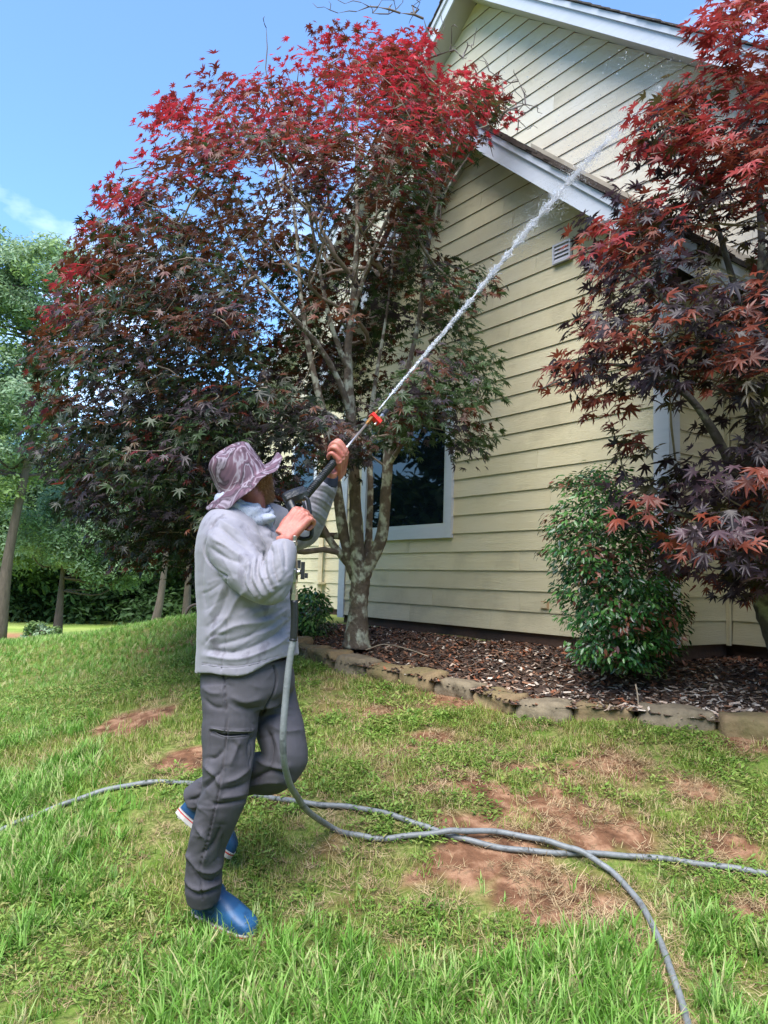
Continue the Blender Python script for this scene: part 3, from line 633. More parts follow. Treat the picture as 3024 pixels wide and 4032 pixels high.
def spray(tips, per, seed, spread=.17, size=(.05, .085), outc=None, droop=.35):
    # flat-lying layered sprays of leaves round each tip
    r = np.random.default_rng(seed); n = len(tips) * per; T = np.repeat(tips, per, 0)
    a = r.uniform(0, 2 * math.pi, n); rad = spread * np.sqrt(r.random(n)); off = np.stack([np.cos(a) * rad, np.sin(a) * rad, r.normal(0, spread * .28, n) - .25 * rad], 1)
    outd = nrm((T - outc) * np.array([1, 1, .25])); P = T + off
    lean = nrm(outd * .8 + off / spread * .9 + r.normal(0, .35, (n, 3)))
    Zv = nrm(np.array([0, 0, 1.]) + r.normal(0, .42, (n, 3)) + outd * droop + lean * .35)
    Yv = nrm(lean - Zv * (lean * Zv).sum(1)[:, None]); Xv = np.cross(Yv, Zv)
    return P, Xv, Yv, Zv, r.uniform(*size, n), np.repeat(np.arange(len(tips)), per)

# ---- the big maple left of the window
ML = empty('japanese_maple', tuple(at(770, 1393, 6.4))); ML_D = 6.4
tag(ML, 'big red and dark green Japanese maple with a lichened forked trunk behind the man', 'maple tree', 'Japanese maples by the house')
LP = [(605, 95), (650, 40), (705, 38), (760, 62), (800, 52), (850, 78), (905, 72), (925, 135), (930, 165), (990, 150), (1040, 170), (1095, 235), (1100, 262), (1040, 292), (985, 330), (960, 395), (925, 470), (915, 545), (960, 562), (1040, 585),
      (1098, 602), (1080, 632), (1020, 650), (1000, 690), (1020, 730), (1075, 800), (1088, 850), (1050, 900), (1055, 945), (1030, 985), (960, 950), (890, 985), (820, 950), (760, 990), (690, 1000), (640, 1080), (560, 1200), (440, 1268), (330, 1240), (245, 1195), (185, 1125), (140, 1060), (75, 960),
      (92, 890), (72, 800), (85, 745), (120, 640), (155, 590), (180, 520), (235, 440), (262, 380), (305, 340), (288, 275), (330, 250), (370, 235), (395, 200), (440, 150), (500, 90), (560, 112)]
def ml_depth(X, Y): return 6.25 + (X - 600) * .0005 + np.clip(700 - Y, 0, 700) * .0003
def ml_wall(p):
    s = p @ HE
    if p[2] > LG[1] - LG[2] * abs(s - LG[0]) + .6: return UD - .5
    return 4.62 if s > CL - .15 else UD - .15
SPL = [(600, 440), (700, 400), (840, 430), (900, 560), (930, 700), (880, 850), (780, 900), (690, 880), (600, 800), (520, 700), (540, 560)]
LIMB_L = [limb_path([(770, 1400, 6.4, .125), (773, 1360, 6.4, .093), (774, 1300, 6.4, .080), (777, 1245, 6.4, .082), (772, 1190, 6.4, .066), (768, 1100, 6.4, .052), (764, 1000, 6.4, .045), (757, 880, 6.4, .042), (752, 760, 6.38, .035), (765, 620, 6.4, .027), (772, 480, 6.45, .02), (770, 320, 6.5, .014), (775, 160, 6.6, .007)], 0, 0),
          limb_path([(777, 1262, 6.38, .055), (800, 1215, 6.36, .056), (826, 1150, 6.33, .05), (834, 1060, 6.3, .046), (842, 960, 6.3, .042), (860, 880, 6.25, .034), (880, 800, 6.3, .026), (905, 690, 6.35, .02), (920, 560, 6.4, .016), (950, 440, 6.4, .012), (1010, 340, 6.4, .008), (1100, 225, 6.4, .004)], 0, 0),
          limb_path([(768, 1250, 6.42, .055), (748, 1180, 6.46, .05), (735, 1110, 6.5, .046), (722, 1020, 6.6, .04), (700, 900, 6.7, .034), (672, 780, 6.8, .028), (650, 640, 6.9, .02), (640, 500, 7.0, .014), (620, 330, 7.0, .008)], 0, 0),
          limb_path([(757, 1222, 6.44, .04), (722, 1180, 6.5, .034), (690, 1130, 6.6, .03), (640, 1075, 6.8, .026), (560, 1010, 7.0, .02), (450, 960, 7.1, .014), (330, 930, 7.2, .008)], 0, 0),
          limb_path([(788, 1235, 6.42, .036), (797, 1150, 6.5, .03), (800, 1050, 6.6, .026), (798, 930, 6.7, .022), (815, 800, 6.8, .018), (840, 640, 6.9, .012), (860, 420, 6.9, .008)], 0, 0),
          limb_path([(759, 905, 6.4, .03), (735, 830, 6.3, .026), (690, 750, 6.2, .022), (620, 670, 6.1, .018), (540, 580, 6.1, .013), (470, 470, 6.2, .008)], 0, 0),
          limb_path([(757, 930, 6.4, .028), (700, 890, 6.2, .022), (620, 870, 6.0, .019), (540, 820, 5.9, .015), (440, 770, 5.8, .011), (320, 720, 5.8, .006)], 0, 0),
          limb_path([(752, 800, 6.38, .026), (715, 700, 6.3, .02), (690, 580, 6.3, .016), (660, 430, 6.3, .011), (600, 280, 6.4, .006)], 0, 0),
          limb_path([(760, 680, 6.4, .022), (800, 560, 6.4, .017), (850, 430, 6.4, .012), (880, 280, 6.5, .007), (890, 150, 6.5, .004)], 0, 0),
          limb_path([(836, 1010, 6.3, .022), (890, 930, 6.1, .016), (960, 880, 5.9, .011), (1040, 860, 5.8, .006)], 0, 0),
          limb_path([(870, 845, 6.28, .02), (930, 760, 6.1, .014), (990, 690, 6.0, .009), (1050, 620, 5.9, .005)], 0, 0),
          limb_path([(745, 1160, 6.47, .03), (640, 1150, 6.9, .024), (520, 1130, 7.1, .018), (380, 1120, 7.2, .011), (280, 1100, 7.2, .006)], 0, 0),
          limb_path([(905, 700, 6.35, .018), (925, 520, 6.3, .014), (960, 400, 6.2, .01), (1000, 300, 6.2, .006), (1080, 260, 6.2, .003)], 0, 0)]
limbs = [list(map(tuple, L)) for L in LIMB_L]
tips = crown_points(LP, 2300, ml_depth, 1.75, 190, ml_wall, 4.35, 3, SPL, .03)
# thin out so that gaps of sky stay open
_px, _py = project(tips); _de = polydist(_px, _py, LP); _nn = vnoise(_px / 38, _py / 38, 1, 2)
_ur = (_px > 840) & (_py < 640) & (vnoise(_px / 30 + 2, _py / 30, 1, 2) > .50)
tips = tips[_ur | ((_nn > .47) | (_de > 78)) & ((vnoise(_px / 26 + 4, _py / 26, 1, 2) > .43) | (_py > 560)) & ((vnoise(_px / 60 + 9, _py / 45, 1, 2) > .20) | (_px < 520))]
_x = crown_points([(870, 120), (930, 168), (1000, 158), (1095, 235), (1100, 262), (1040, 292), (985, 330), (950, 420), (925, 520), (870, 540)], 48, ml_depth, 1.0, 60, ml_wall, 4.35, 33)
tips = np.concatenate([tips, _x])
N_, par, load, chains = grow(limbs, tips, seed=2)
build_limbs(ML, LIMB_L, M_TRUNK); build_twigs(ML, N_, load, chains, .0028, 'branches', None, .46)
_r = np.random.default_rng(70); shoots = np.array([at(x_, y_, d_) for x_, y_, d_ in zip(_r.uniform(560, 960, 120), _r.uniform(110, 620, 120), _r.uniform(5.5, 6.9, 120))])
N2, p2, l2, ch2 = grow(limbs, shoots, seed=71, turn=.9); build_twigs(ML, N2, l2, ch2, .0058, 'upright_shoots', None, .35)
# bare dead twigs at the top right and crown top
bare = np.array([at(X, Y, d) for X, Y, d in [(985, 100, 6.4), (1000, 130, 6.3), (1040, 120, 6.3), (1070, 180, 6.2), (1130, 190, 6.2), (1160, 225, 6.2), (1120, 260, 6.1), (1150, 240, 6.1), (1010, 90, 6.3), (960, 60, 6.5), (855, 20, 6.5), (870, 5, 6.5), (840, 30, 6.5), (800, 10, 6.5), (885, 30, 6.6), (770, 25, 6.5), (700, 15, 6.5),
                                             (710, 2, 6.5), (575, 60, 6.4), (1030, 60, 6.3), (975, 200, 6.1), (1110, 150, 6.2), (255, 365, 6.2), (1000, 160, 6.2), (1075, 240, 6.1), (1140, 280, 6.1), (905, 20, 6.5), (825, 0, 6.6), (1060, 300, 6.1), (1090, 215, 6.15)]])
bare = np.concatenate([bare, bare[:28] + rng.normal(0, .10, (28, 3)), bare[:12] + rng.normal(0, .14, (12, 3)), bare[24:] + rng.normal(0, .12, (len(bare) - 24, 3))])
bare = np.concatenate([bare, np.array([at(X, Y, 6.3) for X, Y in [(975, 95), (992, 118), (1018, 100), (1055, 140), (1085, 170), (1120, 175), (1105, 205), (1148, 205), (1165, 235), (1130, 250), (1135, 225), (745, 8), (815, 15), (848, 8), (865, 28), (890, 12), (915, 40), (572, 35), (262, 350), (300, 360), (780, 5)]])])
N2, p2, l2, ch2 = grow(limbs, bare, seed=8, turn=.15); build_twigs(ML, N2, l2, ch2, .0034, 'bare_twigs', mat('dead_twig', lin(104, 96, 92), .9, var=.3, vscale=20), .36)
per = 19
P, X_, Y_, Z_, sz, ci = spray(tips, per, 5, .175, (.042, .076), np.array([ML.location[0], 6.4, 2.6]))
px, py = project(P)
hh = P[:, 2]; rr_ = np.hypot(P[:, 0] - ML.location[0], (P[:, 1] - 6.4) * 1.0)
dE = polydist(px, py, LP)
tn = np.random.default_rng(4).random(len(tips))[ci]; ln_ = rng.random(len(P))
rgt0 = (px > 800) & (py > 640); top = np.clip((470 - py) / 300, 0, 1); red = np.clip(top * 1.1 + np.clip((120 - dE) / 120, 0, 1) * np.clip((860 - py) / 300, 0, .5) * np.clip((820 - px) / 300, 0, 1) + (tn - .5) * 1.1 - .27 - .5 * rgt0, 0, 1)
c_red = np.array(lin(176, 48, 58)[:3]); c_crim = np.array(lin(128, 42, 42)[:3]); c_brz = np.array(lin(92, 54, 34)[:3]); c_grn = np.array(lin(50, 68, 36)[:3]); c_prp = np.array(lin(72, 62, 68)[:3]); c_dk = np.array(lin(38, 46, 30)[:3]); c_org = np.array(lin(150, 70, 40)[:3])
mid = c_brz * (tn[:, None] < .46) + c_grn * ((tn[:, None] >= .46) & (tn[:, None] < .62)) + c_prp * ((tn[:, None] >= .62) & (tn[:, None] < .74)) + c_dk * (tn[:, None] >= .74)
low = np.clip((py - 620) / 300, 0, 1)[:, None]; tn2 = np.random.default_rng(14).random(len(tips))[ci][:, None]
lowc = np.where(tn2 < .36, c_dk, np.where(tn2 < .70, c_grn, np.where(tn2 < .90, c_prp, c_brz * .8)))
mid = np.where(rng.random((len(P), 1)) < low, lowc, mid)
rgt = (px > 800) & (py > 640); mid[rgt] = np.where(tn2[rgt] < .72, c_grn * 1.5, np.where(tn2[rgt] < .85, c_brz, c_prp))
rgt2 = (px > 860) & (py < 640) & (rng.random(len(P)) < .5); mid[rgt2] = c_grn * 1.5
hot = np.where(((tn + ln_ * .5) > .8)[:, None], c_red, c_crim)
t_ = np.clip((red + (ln_ - .5) * .6 - .26) / .55, 0, 1)[:, None]; col = mid * (1 - t_) + hot * t_
col = col * rng.uniform(.75, 1.2, (len(P), 1))
# nothing may pierce the wall behind
ok = np.array([p @ HN < ml_wall(p) + .12 for p in P])
put_leaves(ML, [maple_leaf(k) for k in range(7)], P[ok], X_[ok], Y_[ok], Z_[ok], sz[ok], col[ok], 'leaf', 'foliage', 300)

# ---- the second maple, right edge
MR = empty('japanese_maple', tuple(at(1700, 1452, 4.55)))
tag(MR, 'bronze and purple leaved Japanese maple at the right edge beside the green shrub', 'maple tree', 'Japanese maples by the house')
RP = [(1498, 30), (1560, 0), (1700, -120), (1900, -60), (1980, 300), (2000, 800), (1950, 1150), (1760, 1300), (1660, 1258), (1600, 1265), (1540, 1275), (1480, 1262), (1455, 1210), (1440, 1150), (1370, 1110), (1290, 1085), (1330, 1050), (1395, 1030), (1375, 985), (1300, 975),
      (1340, 940), (1380, 960), (1410, 925), (1330, 925), (1300, 880), (1240, 858), (1180, 852), (1140, 868), (1135, 835), (1165, 825), (1158, 785), (1230, 755), (1260, 700), (1255, 650), (1330, 600), (1290, 575), (1235, 545), (1252, 480), (1320, 458), (1345, 400), (1420, 430), (1450, 395),
      (1520, 370), (1500, 330), (1385, 340), (1378, 300), (1390, 230), (1440, 195), (1490, 190), (1525, 120)]
LIMB_R = [limb_path([(1702, 1470, 4.55, .085), (1690, 1400, 4.55, .078), (1662, 1330, 4.55, .068), (1640, 1250, 4.55, .06), (1632, 1150, 4.6, .052), (1625, 1000, 4.62, .045), (1632, 860, 4.65, .04), (1640, 700, 4.7, .03), (1645, 520, 4.75, .024), (1630, 330, 4.8, .016), (1600, 150, 4.85, .009), (1580, 40, 4.9, .005)], 0, 0),
          limb_path([(1632, 1130, 4.6, .042), (1590, 1030, 4.55, .034), (1540, 930, 4.5, .028), (1480, 850, 4.45, .02), (1390, 800, 4.4, .014), (1280, 790, 4.35, .008), (1170, 840, 4.3, .004)], 0, 0),
          limb_path([(1634, 830, 4.65, .03), (1610, 700, 4.6, .024), (1570, 560, 4.6, .019), (1540, 460, 4.6, .014), (1490, 330, 4.6, .01), (1440, 260, 4.6, .006)], 0, 0),
          limb_path([(1628, 900, 4.63, .026), (1560, 780, 4.5, .02), (1480, 690, 4.4, .015), (1380, 600, 4.4, .01), (1280, 560, 4.4, .005)], 0, 0),
          limb_path([(1638, 1220, 4.55, .03), (1580, 1150, 4.3, .022), (1500, 1120, 4.2, .015), (1400, 1090, 4.15, .008)], 0, 0),
          limb_path([(1634, 1180, 4.57, .04), (1700, 1000, 4.5, .034), (1780, 800, 4.5, .026), (1820, 500, 4.6, .018), (1800, 200, 4.7, .01)], 0, 0),
          limb_path([(1640, 640, 4.72, .024), (1690, 420, 4.6, .018), (1700, 200, 4.6, .012), (1690, 0, 4.6, .006)], 0, 0)]
limbs = [list(map(tuple, L)) for L in LIMB_R]
def mr_depth(X, Y): return 4.4 + (X - 1400) * .0004 + np.clip(700 - Y, 0, 700) * .0004
def mr_wall(p):
    return LD - .33 if (p @ HE) < -2.8 else UD - .25
tips = crown_points(RP, 900, mr_depth, .95, 200, mr_wall, 3.3, 6, None, 1, lambda x, y, p, r: not ((x < 1480 and y > 560 and r.random() < .3) or (inpoly(x, y, [(1385, 865), (1600, 850), (1630, 965), (1480, 985), (1400, 965)]) and r.random() < .85)))
tips = tips[[vnoise(p[0] * 2.6 + p[1], p[2] * 2.6 + p[1] * .8, 1.3, 2) > .40 for p in tips]]
N_, par, load, chains = grow(limbs, tips, seed=12); build_limbs(MR, LIMB_R, mat('maple_bark_dark', lin(70, 66, 66), .9, var=.35, vscale=22, bump=1, bscale=45, c2=lin(120, 122, 108), c2s=9, c2lo=.55, c2hi=.66, bdist=.01))
build_twigs(MR, N_, load, chains, .0024)
P, X_, Y_, Z_, sz, ci = spray(tips, 14, 9, .145, (.050, .088), np.array([MR.location[0], 4.6, 2.6]))
px, py = project(P); tn = np.random.default_rng(24).random(len(tips))[ci]; tn2 = np.random.default_rng(25).random(len(tips))[ci]
c_rb = np.array(lin(124, 60, 42)[:3]); c_rd = np.array(lin(142, 52, 50)[:3]); c_pu = np.array(lin(60, 46, 54)[:3]); c_db = np.array(lin(46, 36, 38)[:3]); c_pk = np.array(lin(92, 70, 78)[:3]); c_ol = np.array(lin(66, 60, 34)[:3])
hi = np.clip((700 - py) / 520, 0, 1); v = tn * 1.1 + hi * .6 - .15
col = np.where(v[:, None] > .95, c_rd, np.where(v[:, None] > .62, c_rb, np.where(tn2[:, None] > .8, c_ol, np.where(tn[:, None] > .35, c_pu, c_db))))
pk = (py > 960) & (tn2 < .3); col[pk] = c_pk; col = col * rng.uniform(.75, 1.25, (len(P), 1))
ok = np.array([p @ HN < mr_wall(p) + .1 for p in P])
put_leaves(MR, [maple_leaf(k) for k in range(7)], P[ok], X_[ok], Y_[ok], Z_[ok], sz[ok], col[ok], 'leaf', 'foliage', 300)

# ---- shrubs: glossy oval leaflets on arching canes
M_GLO = leafmat('shrub_leaf', 'attr', .27, .2, .6); M_GLOO = leafmat('shrub_leaf_single', 'obj', .27, .2, .6)
def shrub(name, label, base, poly, dcen, half, n, per, size, cols, seed, wallmax, singles=300, ncane=9):
    o = empty(name, tuple(base)); tag(o, label, 'shrub'); r = np.random.default_rng(seed)
    tips = crown_points(poly, n, lambda X, Y: dcen + 0 * X, half, 70, lambda p: wallmax, 2, seed)
    canes = []
    top = tips[:, 2].max()
    for i in range(ncane):
        tp = tips[r.integers(len(tips))]; b0 = base + np.array([r.uniform(-.12, .12), r.uniform(-.08, .08), -.02]); m_ = (b0 + tp) / 2 + np.array([0, 0, .12])
        Q = smoothpath(np.array([np.append(b0, .009), np.append(m_, .007), np.append(tp, .003)]), 8); canes.append([tuple(q) for q in Q])
    N_, par, load, chains = grow(canes, tips, seed=seed, step=.08)
    for q in canes:
        V, F = tube(np.array(q)[:, :3] - base, np.array(q)[:, 3], 6); obj('cane', mesh('cane', V, F, M_TWIG, True), o)
    build_twigs(o, N_, load, chains, .0012, 'twigs', None, .35, .006)
    P, X_, Y_, Z_, sz, ci = spray(tips, per, seed, .085, size, np.array([base[0], base[1], base[2] + .3]), .7)
    tn = r.random(len(tips))[ci]; col = np.array(cols)[np.minimum((tn * len(cols)).astype(int), len(cols) - 1)] * r.uniform(.7, 1.3, (len(P), 1))
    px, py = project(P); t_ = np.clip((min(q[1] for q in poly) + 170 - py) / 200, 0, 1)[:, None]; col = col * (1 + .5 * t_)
    ok = (P @ HN < wallmax + .04); put_leaves(o, [oval_leaf()], P[ok], X_[ok], Y_[ok], Z_[ok], sz[ok], col[ok], 'leaf', 'foliage', singles, M_GLO, M_GLOO)
    return o
gA, gB, gC, gR = [lin(*c)[:3] for c in ((48, 92, 42), (84, 126, 58), (34, 66, 36), (118, 74, 58))]
bs = at(1335, 1428, 5.05)
shrub('nandina_shrub', 'tall glossy green nandina shrub with bronze tips in front of the white corner board', bs,
      [(1275, 985), (1300, 1015), (1345, 1000), (1350, 1060), (1400, 1110), (1440, 1120), (1450, 1200), (1462, 1280), (1475, 1330), (1455, 1400), (1420, 1440), (1330, 1432), (1262, 1425), (1240, 1380), (1228, 1330), (1205, 1290), (1215, 1230), (1180, 1200), (1195, 1160), (1185, 1120), (1225, 1075), (1208, 1040), (1250, 1030)],
      5.05, .40, 700, 18, (.028, .050), [gA, gB, gC, gA, gC, gB, gR, gA], 31, LD - .06)
bs = at(672, 1372, 7.6)
shrub('nandina_shrub', 'small low green shrub between the man and the maple trunk', bs,
      [(655, 1262), (690, 1275), (712, 1310), (708, 1340), (690, 1372), (650, 1375), (620, 1350), (610, 1300), (640, 1290)], 7.6, .35, 130, 14, (.04, .07), [gA, gB, gC, gB], 37, UD - .1, 60, 6)

# ---- wood and single trees beyond the lawn
def clump_cloud(centers, rad, per, size, seed, flat=.75):
    r = np.random.default_rng(seed); n = len(centers) * per; T = np.repeat(centers, per, 0); d = nrm(r.normal(0, 1, (n, 3)))
    P = T + d * (rad * r.random((n, 1)) ** .5) * np.array([1, 1, flat]); Z = nrm(d * .5 + np.array([0, 0, .8]) + r.normal(0, .5, (n, 3))); Y = nrm(np.cross(Z, r.normal(0, 1, (n, 3)))); X = np.cross(Y, Z)
    return P, X, Y, Z, r.uniform(*size, n), np.repeat(np.arange(len(centers)), per)
BLADE = (np.array([(-.26, -.2, 0), (.06, -.75, 0), (.28, -.05, .1), (.03, .75, -.05), (-.22, .3, .12)]), np.array([(0, 1, 2), (0, 2, 3), (0, 3, 4)]))
M_FAR = leafmat('far_leaf', 'attr', .6, .35, .25); M_BK = mat('pine_bark', lin(84, 74, 68), .95, var=.35, vscale=8, bump=1, bscale=12, stretch=(1, 1, .3), bdist=.03)
def far_tree(label, base, trunk, rad, crown, ncl, per, leafs, cols, seed, crad=.9, shell=.7, name='broadleaf_tree'):
    # trunk: list of (dx, dy, z); crown: list of ellipsoids (dx, dy, z, rx, ry, rz)
    base = np.array(base); base[2] = height(base[0], base[1]) - .1
    o = empty(name, tuple(base)); tag(o, label, 'tree', 'trees beyond the lawn'); r = np.random.default_rng(seed)
    Tp = smoothpath(np.array([list(t) + [rad * (1 - .8 * i / (len(trunk) - 1)) * (1.35 if i == 0 else 1)] for i, t in enumerate(trunk)], float), 5)
    V, F = tube(Tp[:, :3], Tp[:, 3], 10); obj('trunk', mesh('trunk', V, F, M_BK, True), o)
    cen = []
    vol = np.array([e[3] * e[4] * e[5] for e in crown]) ** .75
    for e_, k in zip(crown, (ncl * vol / vol.sum()).astype(int)):
        d = nrm(r.normal(0, 1, (k, 3))); q = d * (shell + (1 - shell) * r.random((k, 1))) * np.array(e_[3:]); cen.append(np.array(e_[:3]) + q)
    cen = np.concatenate(cen)
    if len(trunk) > 1 and len(cen):
        mb = MB()
        for c in cen[r.permutation(len(cen))[:26]]:
            j = int(np.argmin(np.abs(Tp[:, 2] - (c[2] - .25 * np.hypot(c[0] - Tp[-1, 0], c[1] - Tp[-1, 1]))))) ; a = Tp[j, :3]; mm_ = (a + c) / 2 + np.array([0, 0, -.2]) + r.normal(0, .2, 3)
            mb.tube(smoothpath(np.array([a, mm_, c]), 4), np.linspace(rad * .3, .02, 9), 5, False)
        mb.build('branches', M_BK, o, True)
    P, X_, Y_, Z_, sz, ci = clump_cloud(cen, crad, per, leafs, seed); tn = r.random(len(cen))[ci]
    col = np.array(cols)[np.minimum((tn * len(cols)).astype(int), len(cols) - 1)] * r.uniform(.75, 1.25, (len(P), 1))
    V, F = bake_leaves([BLADE], P, X_, Y_, Z_, sz); tag(obj('crown', mesh('crown', V, F, M_FAR, False, np.repeat(col, 5, 0)), o), kind='stuff')
    return o
F1, F2, F3, F4 = [lin(*c)[:3] for c in ((132, 156, 124), (160, 180, 150), (102, 130, 92), (136, 160, 100))]
D1, D2, D3 = [lin(*c)[:3] for c in ((56, 82, 52), (72, 100, 62), (92, 120, 74))]
def gp(X, dist): p = at(X, 1345, dist); return (p[0], p[1], 0)
far_tree('tallest tree at the left edge with a long bare trunk and pale green top', gp(-2, 24), [(0, 0, 0), (.15, 0, 3), (.55, 0, 6), (.9, 0, 9), (1.4, 0, 12)], .19,
         [(.9, 0, 11.6, 1.9, 1.8, 1.5), (-.9, .3, 9.4, 1.6, 1.6, 1.6), (.2, 0, 7.6, 1.4, 1.5, .9), (-1.2, 0, 5.8, 1.7, 1.5, 1.4), (-1.8, 0, 12.2, 1.6, 1.6, 1.2)], 240, 230, (.07, .15), [F1, F2, F2, F4, F3], 41, .62)
far_tree('mid height pale green tree with a thin dark trunk near the bush', gp(125, 27), [(0, 0, 0), (.05, 0, 2.2), (.1, 0, 4.5)], .14,
         [(.7, 0, 3.9, 2.3, 1.8, 1.3), (1.9, 0, 3.0, 1.4, 1.4, 1.0)], 130, 200, (.07, .14), [F1, F2, F3, F1], 42, .6)
far_tree('leaning pale forked trunk standing on the rise behind the maple crown', gp(322, 21), [(0, 0, -.2), (.14, 0, .9), (.3, 0, 2.0), (.45, 0, 4.5)], .2, [(.9, .5, 5.4, 2.2, 2.0, 1.6)], 90, 170, (.07, .14), [D2, D3, F3], 43, .6)
far_tree('slim dark trunked tree left of the man standing in the shade', gp(402, 26), [(0, 0, 0), (0, 0, 2.5), (.1, 0, 6)], .16, [(.3, .5, 6.2, 2.6, 2.2, 2.4)], 110, 160, (.07, .15), [D2, D3, F3], 44, .7)
far_tree('broad mid green tree filling the gap behind the tall tree', gp(-80, 33), [(0, 0, 0), (0, 0, 3), (.2, 0, 7)], .25, [(.4, 0, 7.0, 3.4, 2.6, 3.4), (2.4, 0, 4.6, 2.2, 2, 2)], 230, 160, (.09, .19), [F1, F3, F4, D3], 45, .85)
far_tree('round crowned tree far behind the thin dark trunk', gp(190, 38), [(0, 0, 0), (0, 0, 3), (.2, 0, 6)], .22, [(.3, 0, 5.8, 3.6, 2.4, 2.8)], 190, 150, (.1, .2), [F1, F3, D3], 46, .85)
far_tree('tree with a full dark crown hidden mostly behind the maple', gp(470, 34), [(0, 0, 0), (0, 0, 3), (.2, 0, 7)], .22, [(.3, 0, 6.6, 4.2, 2.4, 3.6)], 190, 130, (.1, .22), [D3, F3, D2], 47, .9)
o = far_tree('bright green rounded bush at the edge of the mown field', gp(85, 25), [(0, 0, 0), (.02, 0, .3)], .03, [(0, 0, .35, .62, .5, .38)], 34, 60, (.06, .12), [F4, F2, D3], 48, .2, .5, 'field_bush'); o['category'] = 'bush'; del o['group']
# the wood behind: one mass of foliage, dark inside
r = np.random.default_rng(77); cen = []
for k in range(3000):
    X = r.uniform(-700, 1000) if k < 2300 else r.uniform(-2600, -700); dist = r.uniform(34, 52); p = at(X, 1345, dist); hmax = 6.6 + 1.8 * math.sin(X * .011) + 1.2 * math.sin(X * .031 + 2)
    cen.append((p[0], p[1], -1.0 + .2 + hmax * r.random() ** 1.25))
cen = np.array(cen)
P, X_, Y_, Z_, sz, ci = clump_cloud(cen, 1.15, 90, (.14, .34), 78); tn = r.random(len(cen))[ci]
cols = np.array([D1, D2, D3, F3, D2, D1]); col = cols[np.minimum((tn * 6).astype(int), 5)] * r.uniform(.7, 1.2, (len(P), 1))
V, F = bake_leaves([BLADE], P, X_, Y_, Z_, sz)
tag(obj('woodland', mesh('woodland', V, F, M_FAR, False, np.repeat(col, 5, 0))), 'dense green wood closing off the mown field at the left', 'woodland', kind='stuff')
# wood on the viewer's side (mirrored in the window and closing the horizon from other positions)
cen = []
for k in range(1500):
    a = r.uniform(math.radians(150), math.radians(335)); dist = r.uniform(36, 50); cen.append((math.cos(a) * dist, math.sin(a) * dist, -1 + 16 * r.random() ** .9))
cen = np.array(cen); P, X_, Y_, Z_, sz, ci = clump_cloud(cen, 1.9, 80, (.4, .9), 79)
col = cols[r.integers(0, 6, len(P))] * .6; V, F = bake_leaves([BLADE], P, X_, Y_, Z_, sz)
tag(obj('woodland', mesh('woodland', V, F, M_FAR, False, np.repeat(col, 5, 0))), 'green wood standing beyond the lawn on the near side, mirrored in the window', 'woodland', kind='stuff')

# ------------------------------------------------------------------ the man
FD = nrm(np.array([.90, -.43, 0])); RD = np.array([FD[1], -FD[0], 0])          # he faces FD, RD is his right-hand side
def union(name, parts, vox, smooth=4, sfac=.5):
    V = []; F = []; n = 0
    for v, f in parts:
        v = np.asarray(v); V.append(v); F += [tuple(int(i) + n for i in q) for q in f]; n += len(v)
    me = mesh(name, np.concatenate(V), F); o = bpy.data.objects.new(name, me); C.objects.link(o)
    md = o.modifiers.new('r', 'REMESH'); md.mode = 'VOXEL'; md.voxel_size = vox; md.use_smooth_shade = True
    if smooth: s_ = o.modifiers.new('s', 'SMOOTH'); s_.iterations = smooth; s_.factor = sfac
    dg = bpy.context.evaluated_depsgraph_get(); m2 = bpy.data.meshes.new_from_object(o.evaluated_get(dg))
    bpy.data.objects.remove(o); bpy.data.meshes.remove(me); m2.name = name; return m2
def getV(me):
    a = np.zeros(len(me.vertices) * 3, np.float32); me.vertices.foreach_get('co', a); nn = np.zeros(len(me.vertices) * 3, np.float32); me.vertices.foreach_get('normal', nn)
    return a.reshape(-1, 3).astype(float), nn.reshape(-1, 3).astype(float)
def setV(me, V): me.vertices.foreach_set('co', V.astype(np.float32).ravel()); me.update(); me.polygons.foreach_set('use_smooth', np.ones(len(me.polygons), bool))
def limb(pts, up=None, n=24, k=6):               # (X, Y, distance, r0, r1)
    P = smoothpath(np.array([np.concatenate([at(q[0], q[1], q[2]), [q[3], q[4] if len(q) > 4 else q[3]]]) for q in pts]), k)
    return tube(P[:, :3], P[:, 3:5], n, True, up)
def ball(c, r, ax=None, n=14):
    V = []; F = []
    for i in range(n + 1):
        for j in range(n * 2):
            a, b_ = math.pi * i / n, math.pi * j / n; V.append((math.sin(a) * math.cos(b_), math.sin(a) * math.sin(b_), math.cos(a)))
    V = np.array(V) * np.array(r); V = V @ (np.eye(3) if ax is None else np.array(ax)) + np.array(c); m_ = n * 2
    for i in range(n):
        for j in range(m_): F.append((i * m_ + j, (i + 1) * m_ + j, (i + 1) * m_ + (j + 1) % m_, i * m_ + (j + 1) % m_))
    return V, F
def cr1(x, y): return (700 + x / 2.011) / K, (1650 + y / 2.011) / K
def cr2(x, y): return (600 + x / 1.844) / K, (2550 + y / 1.844) / K
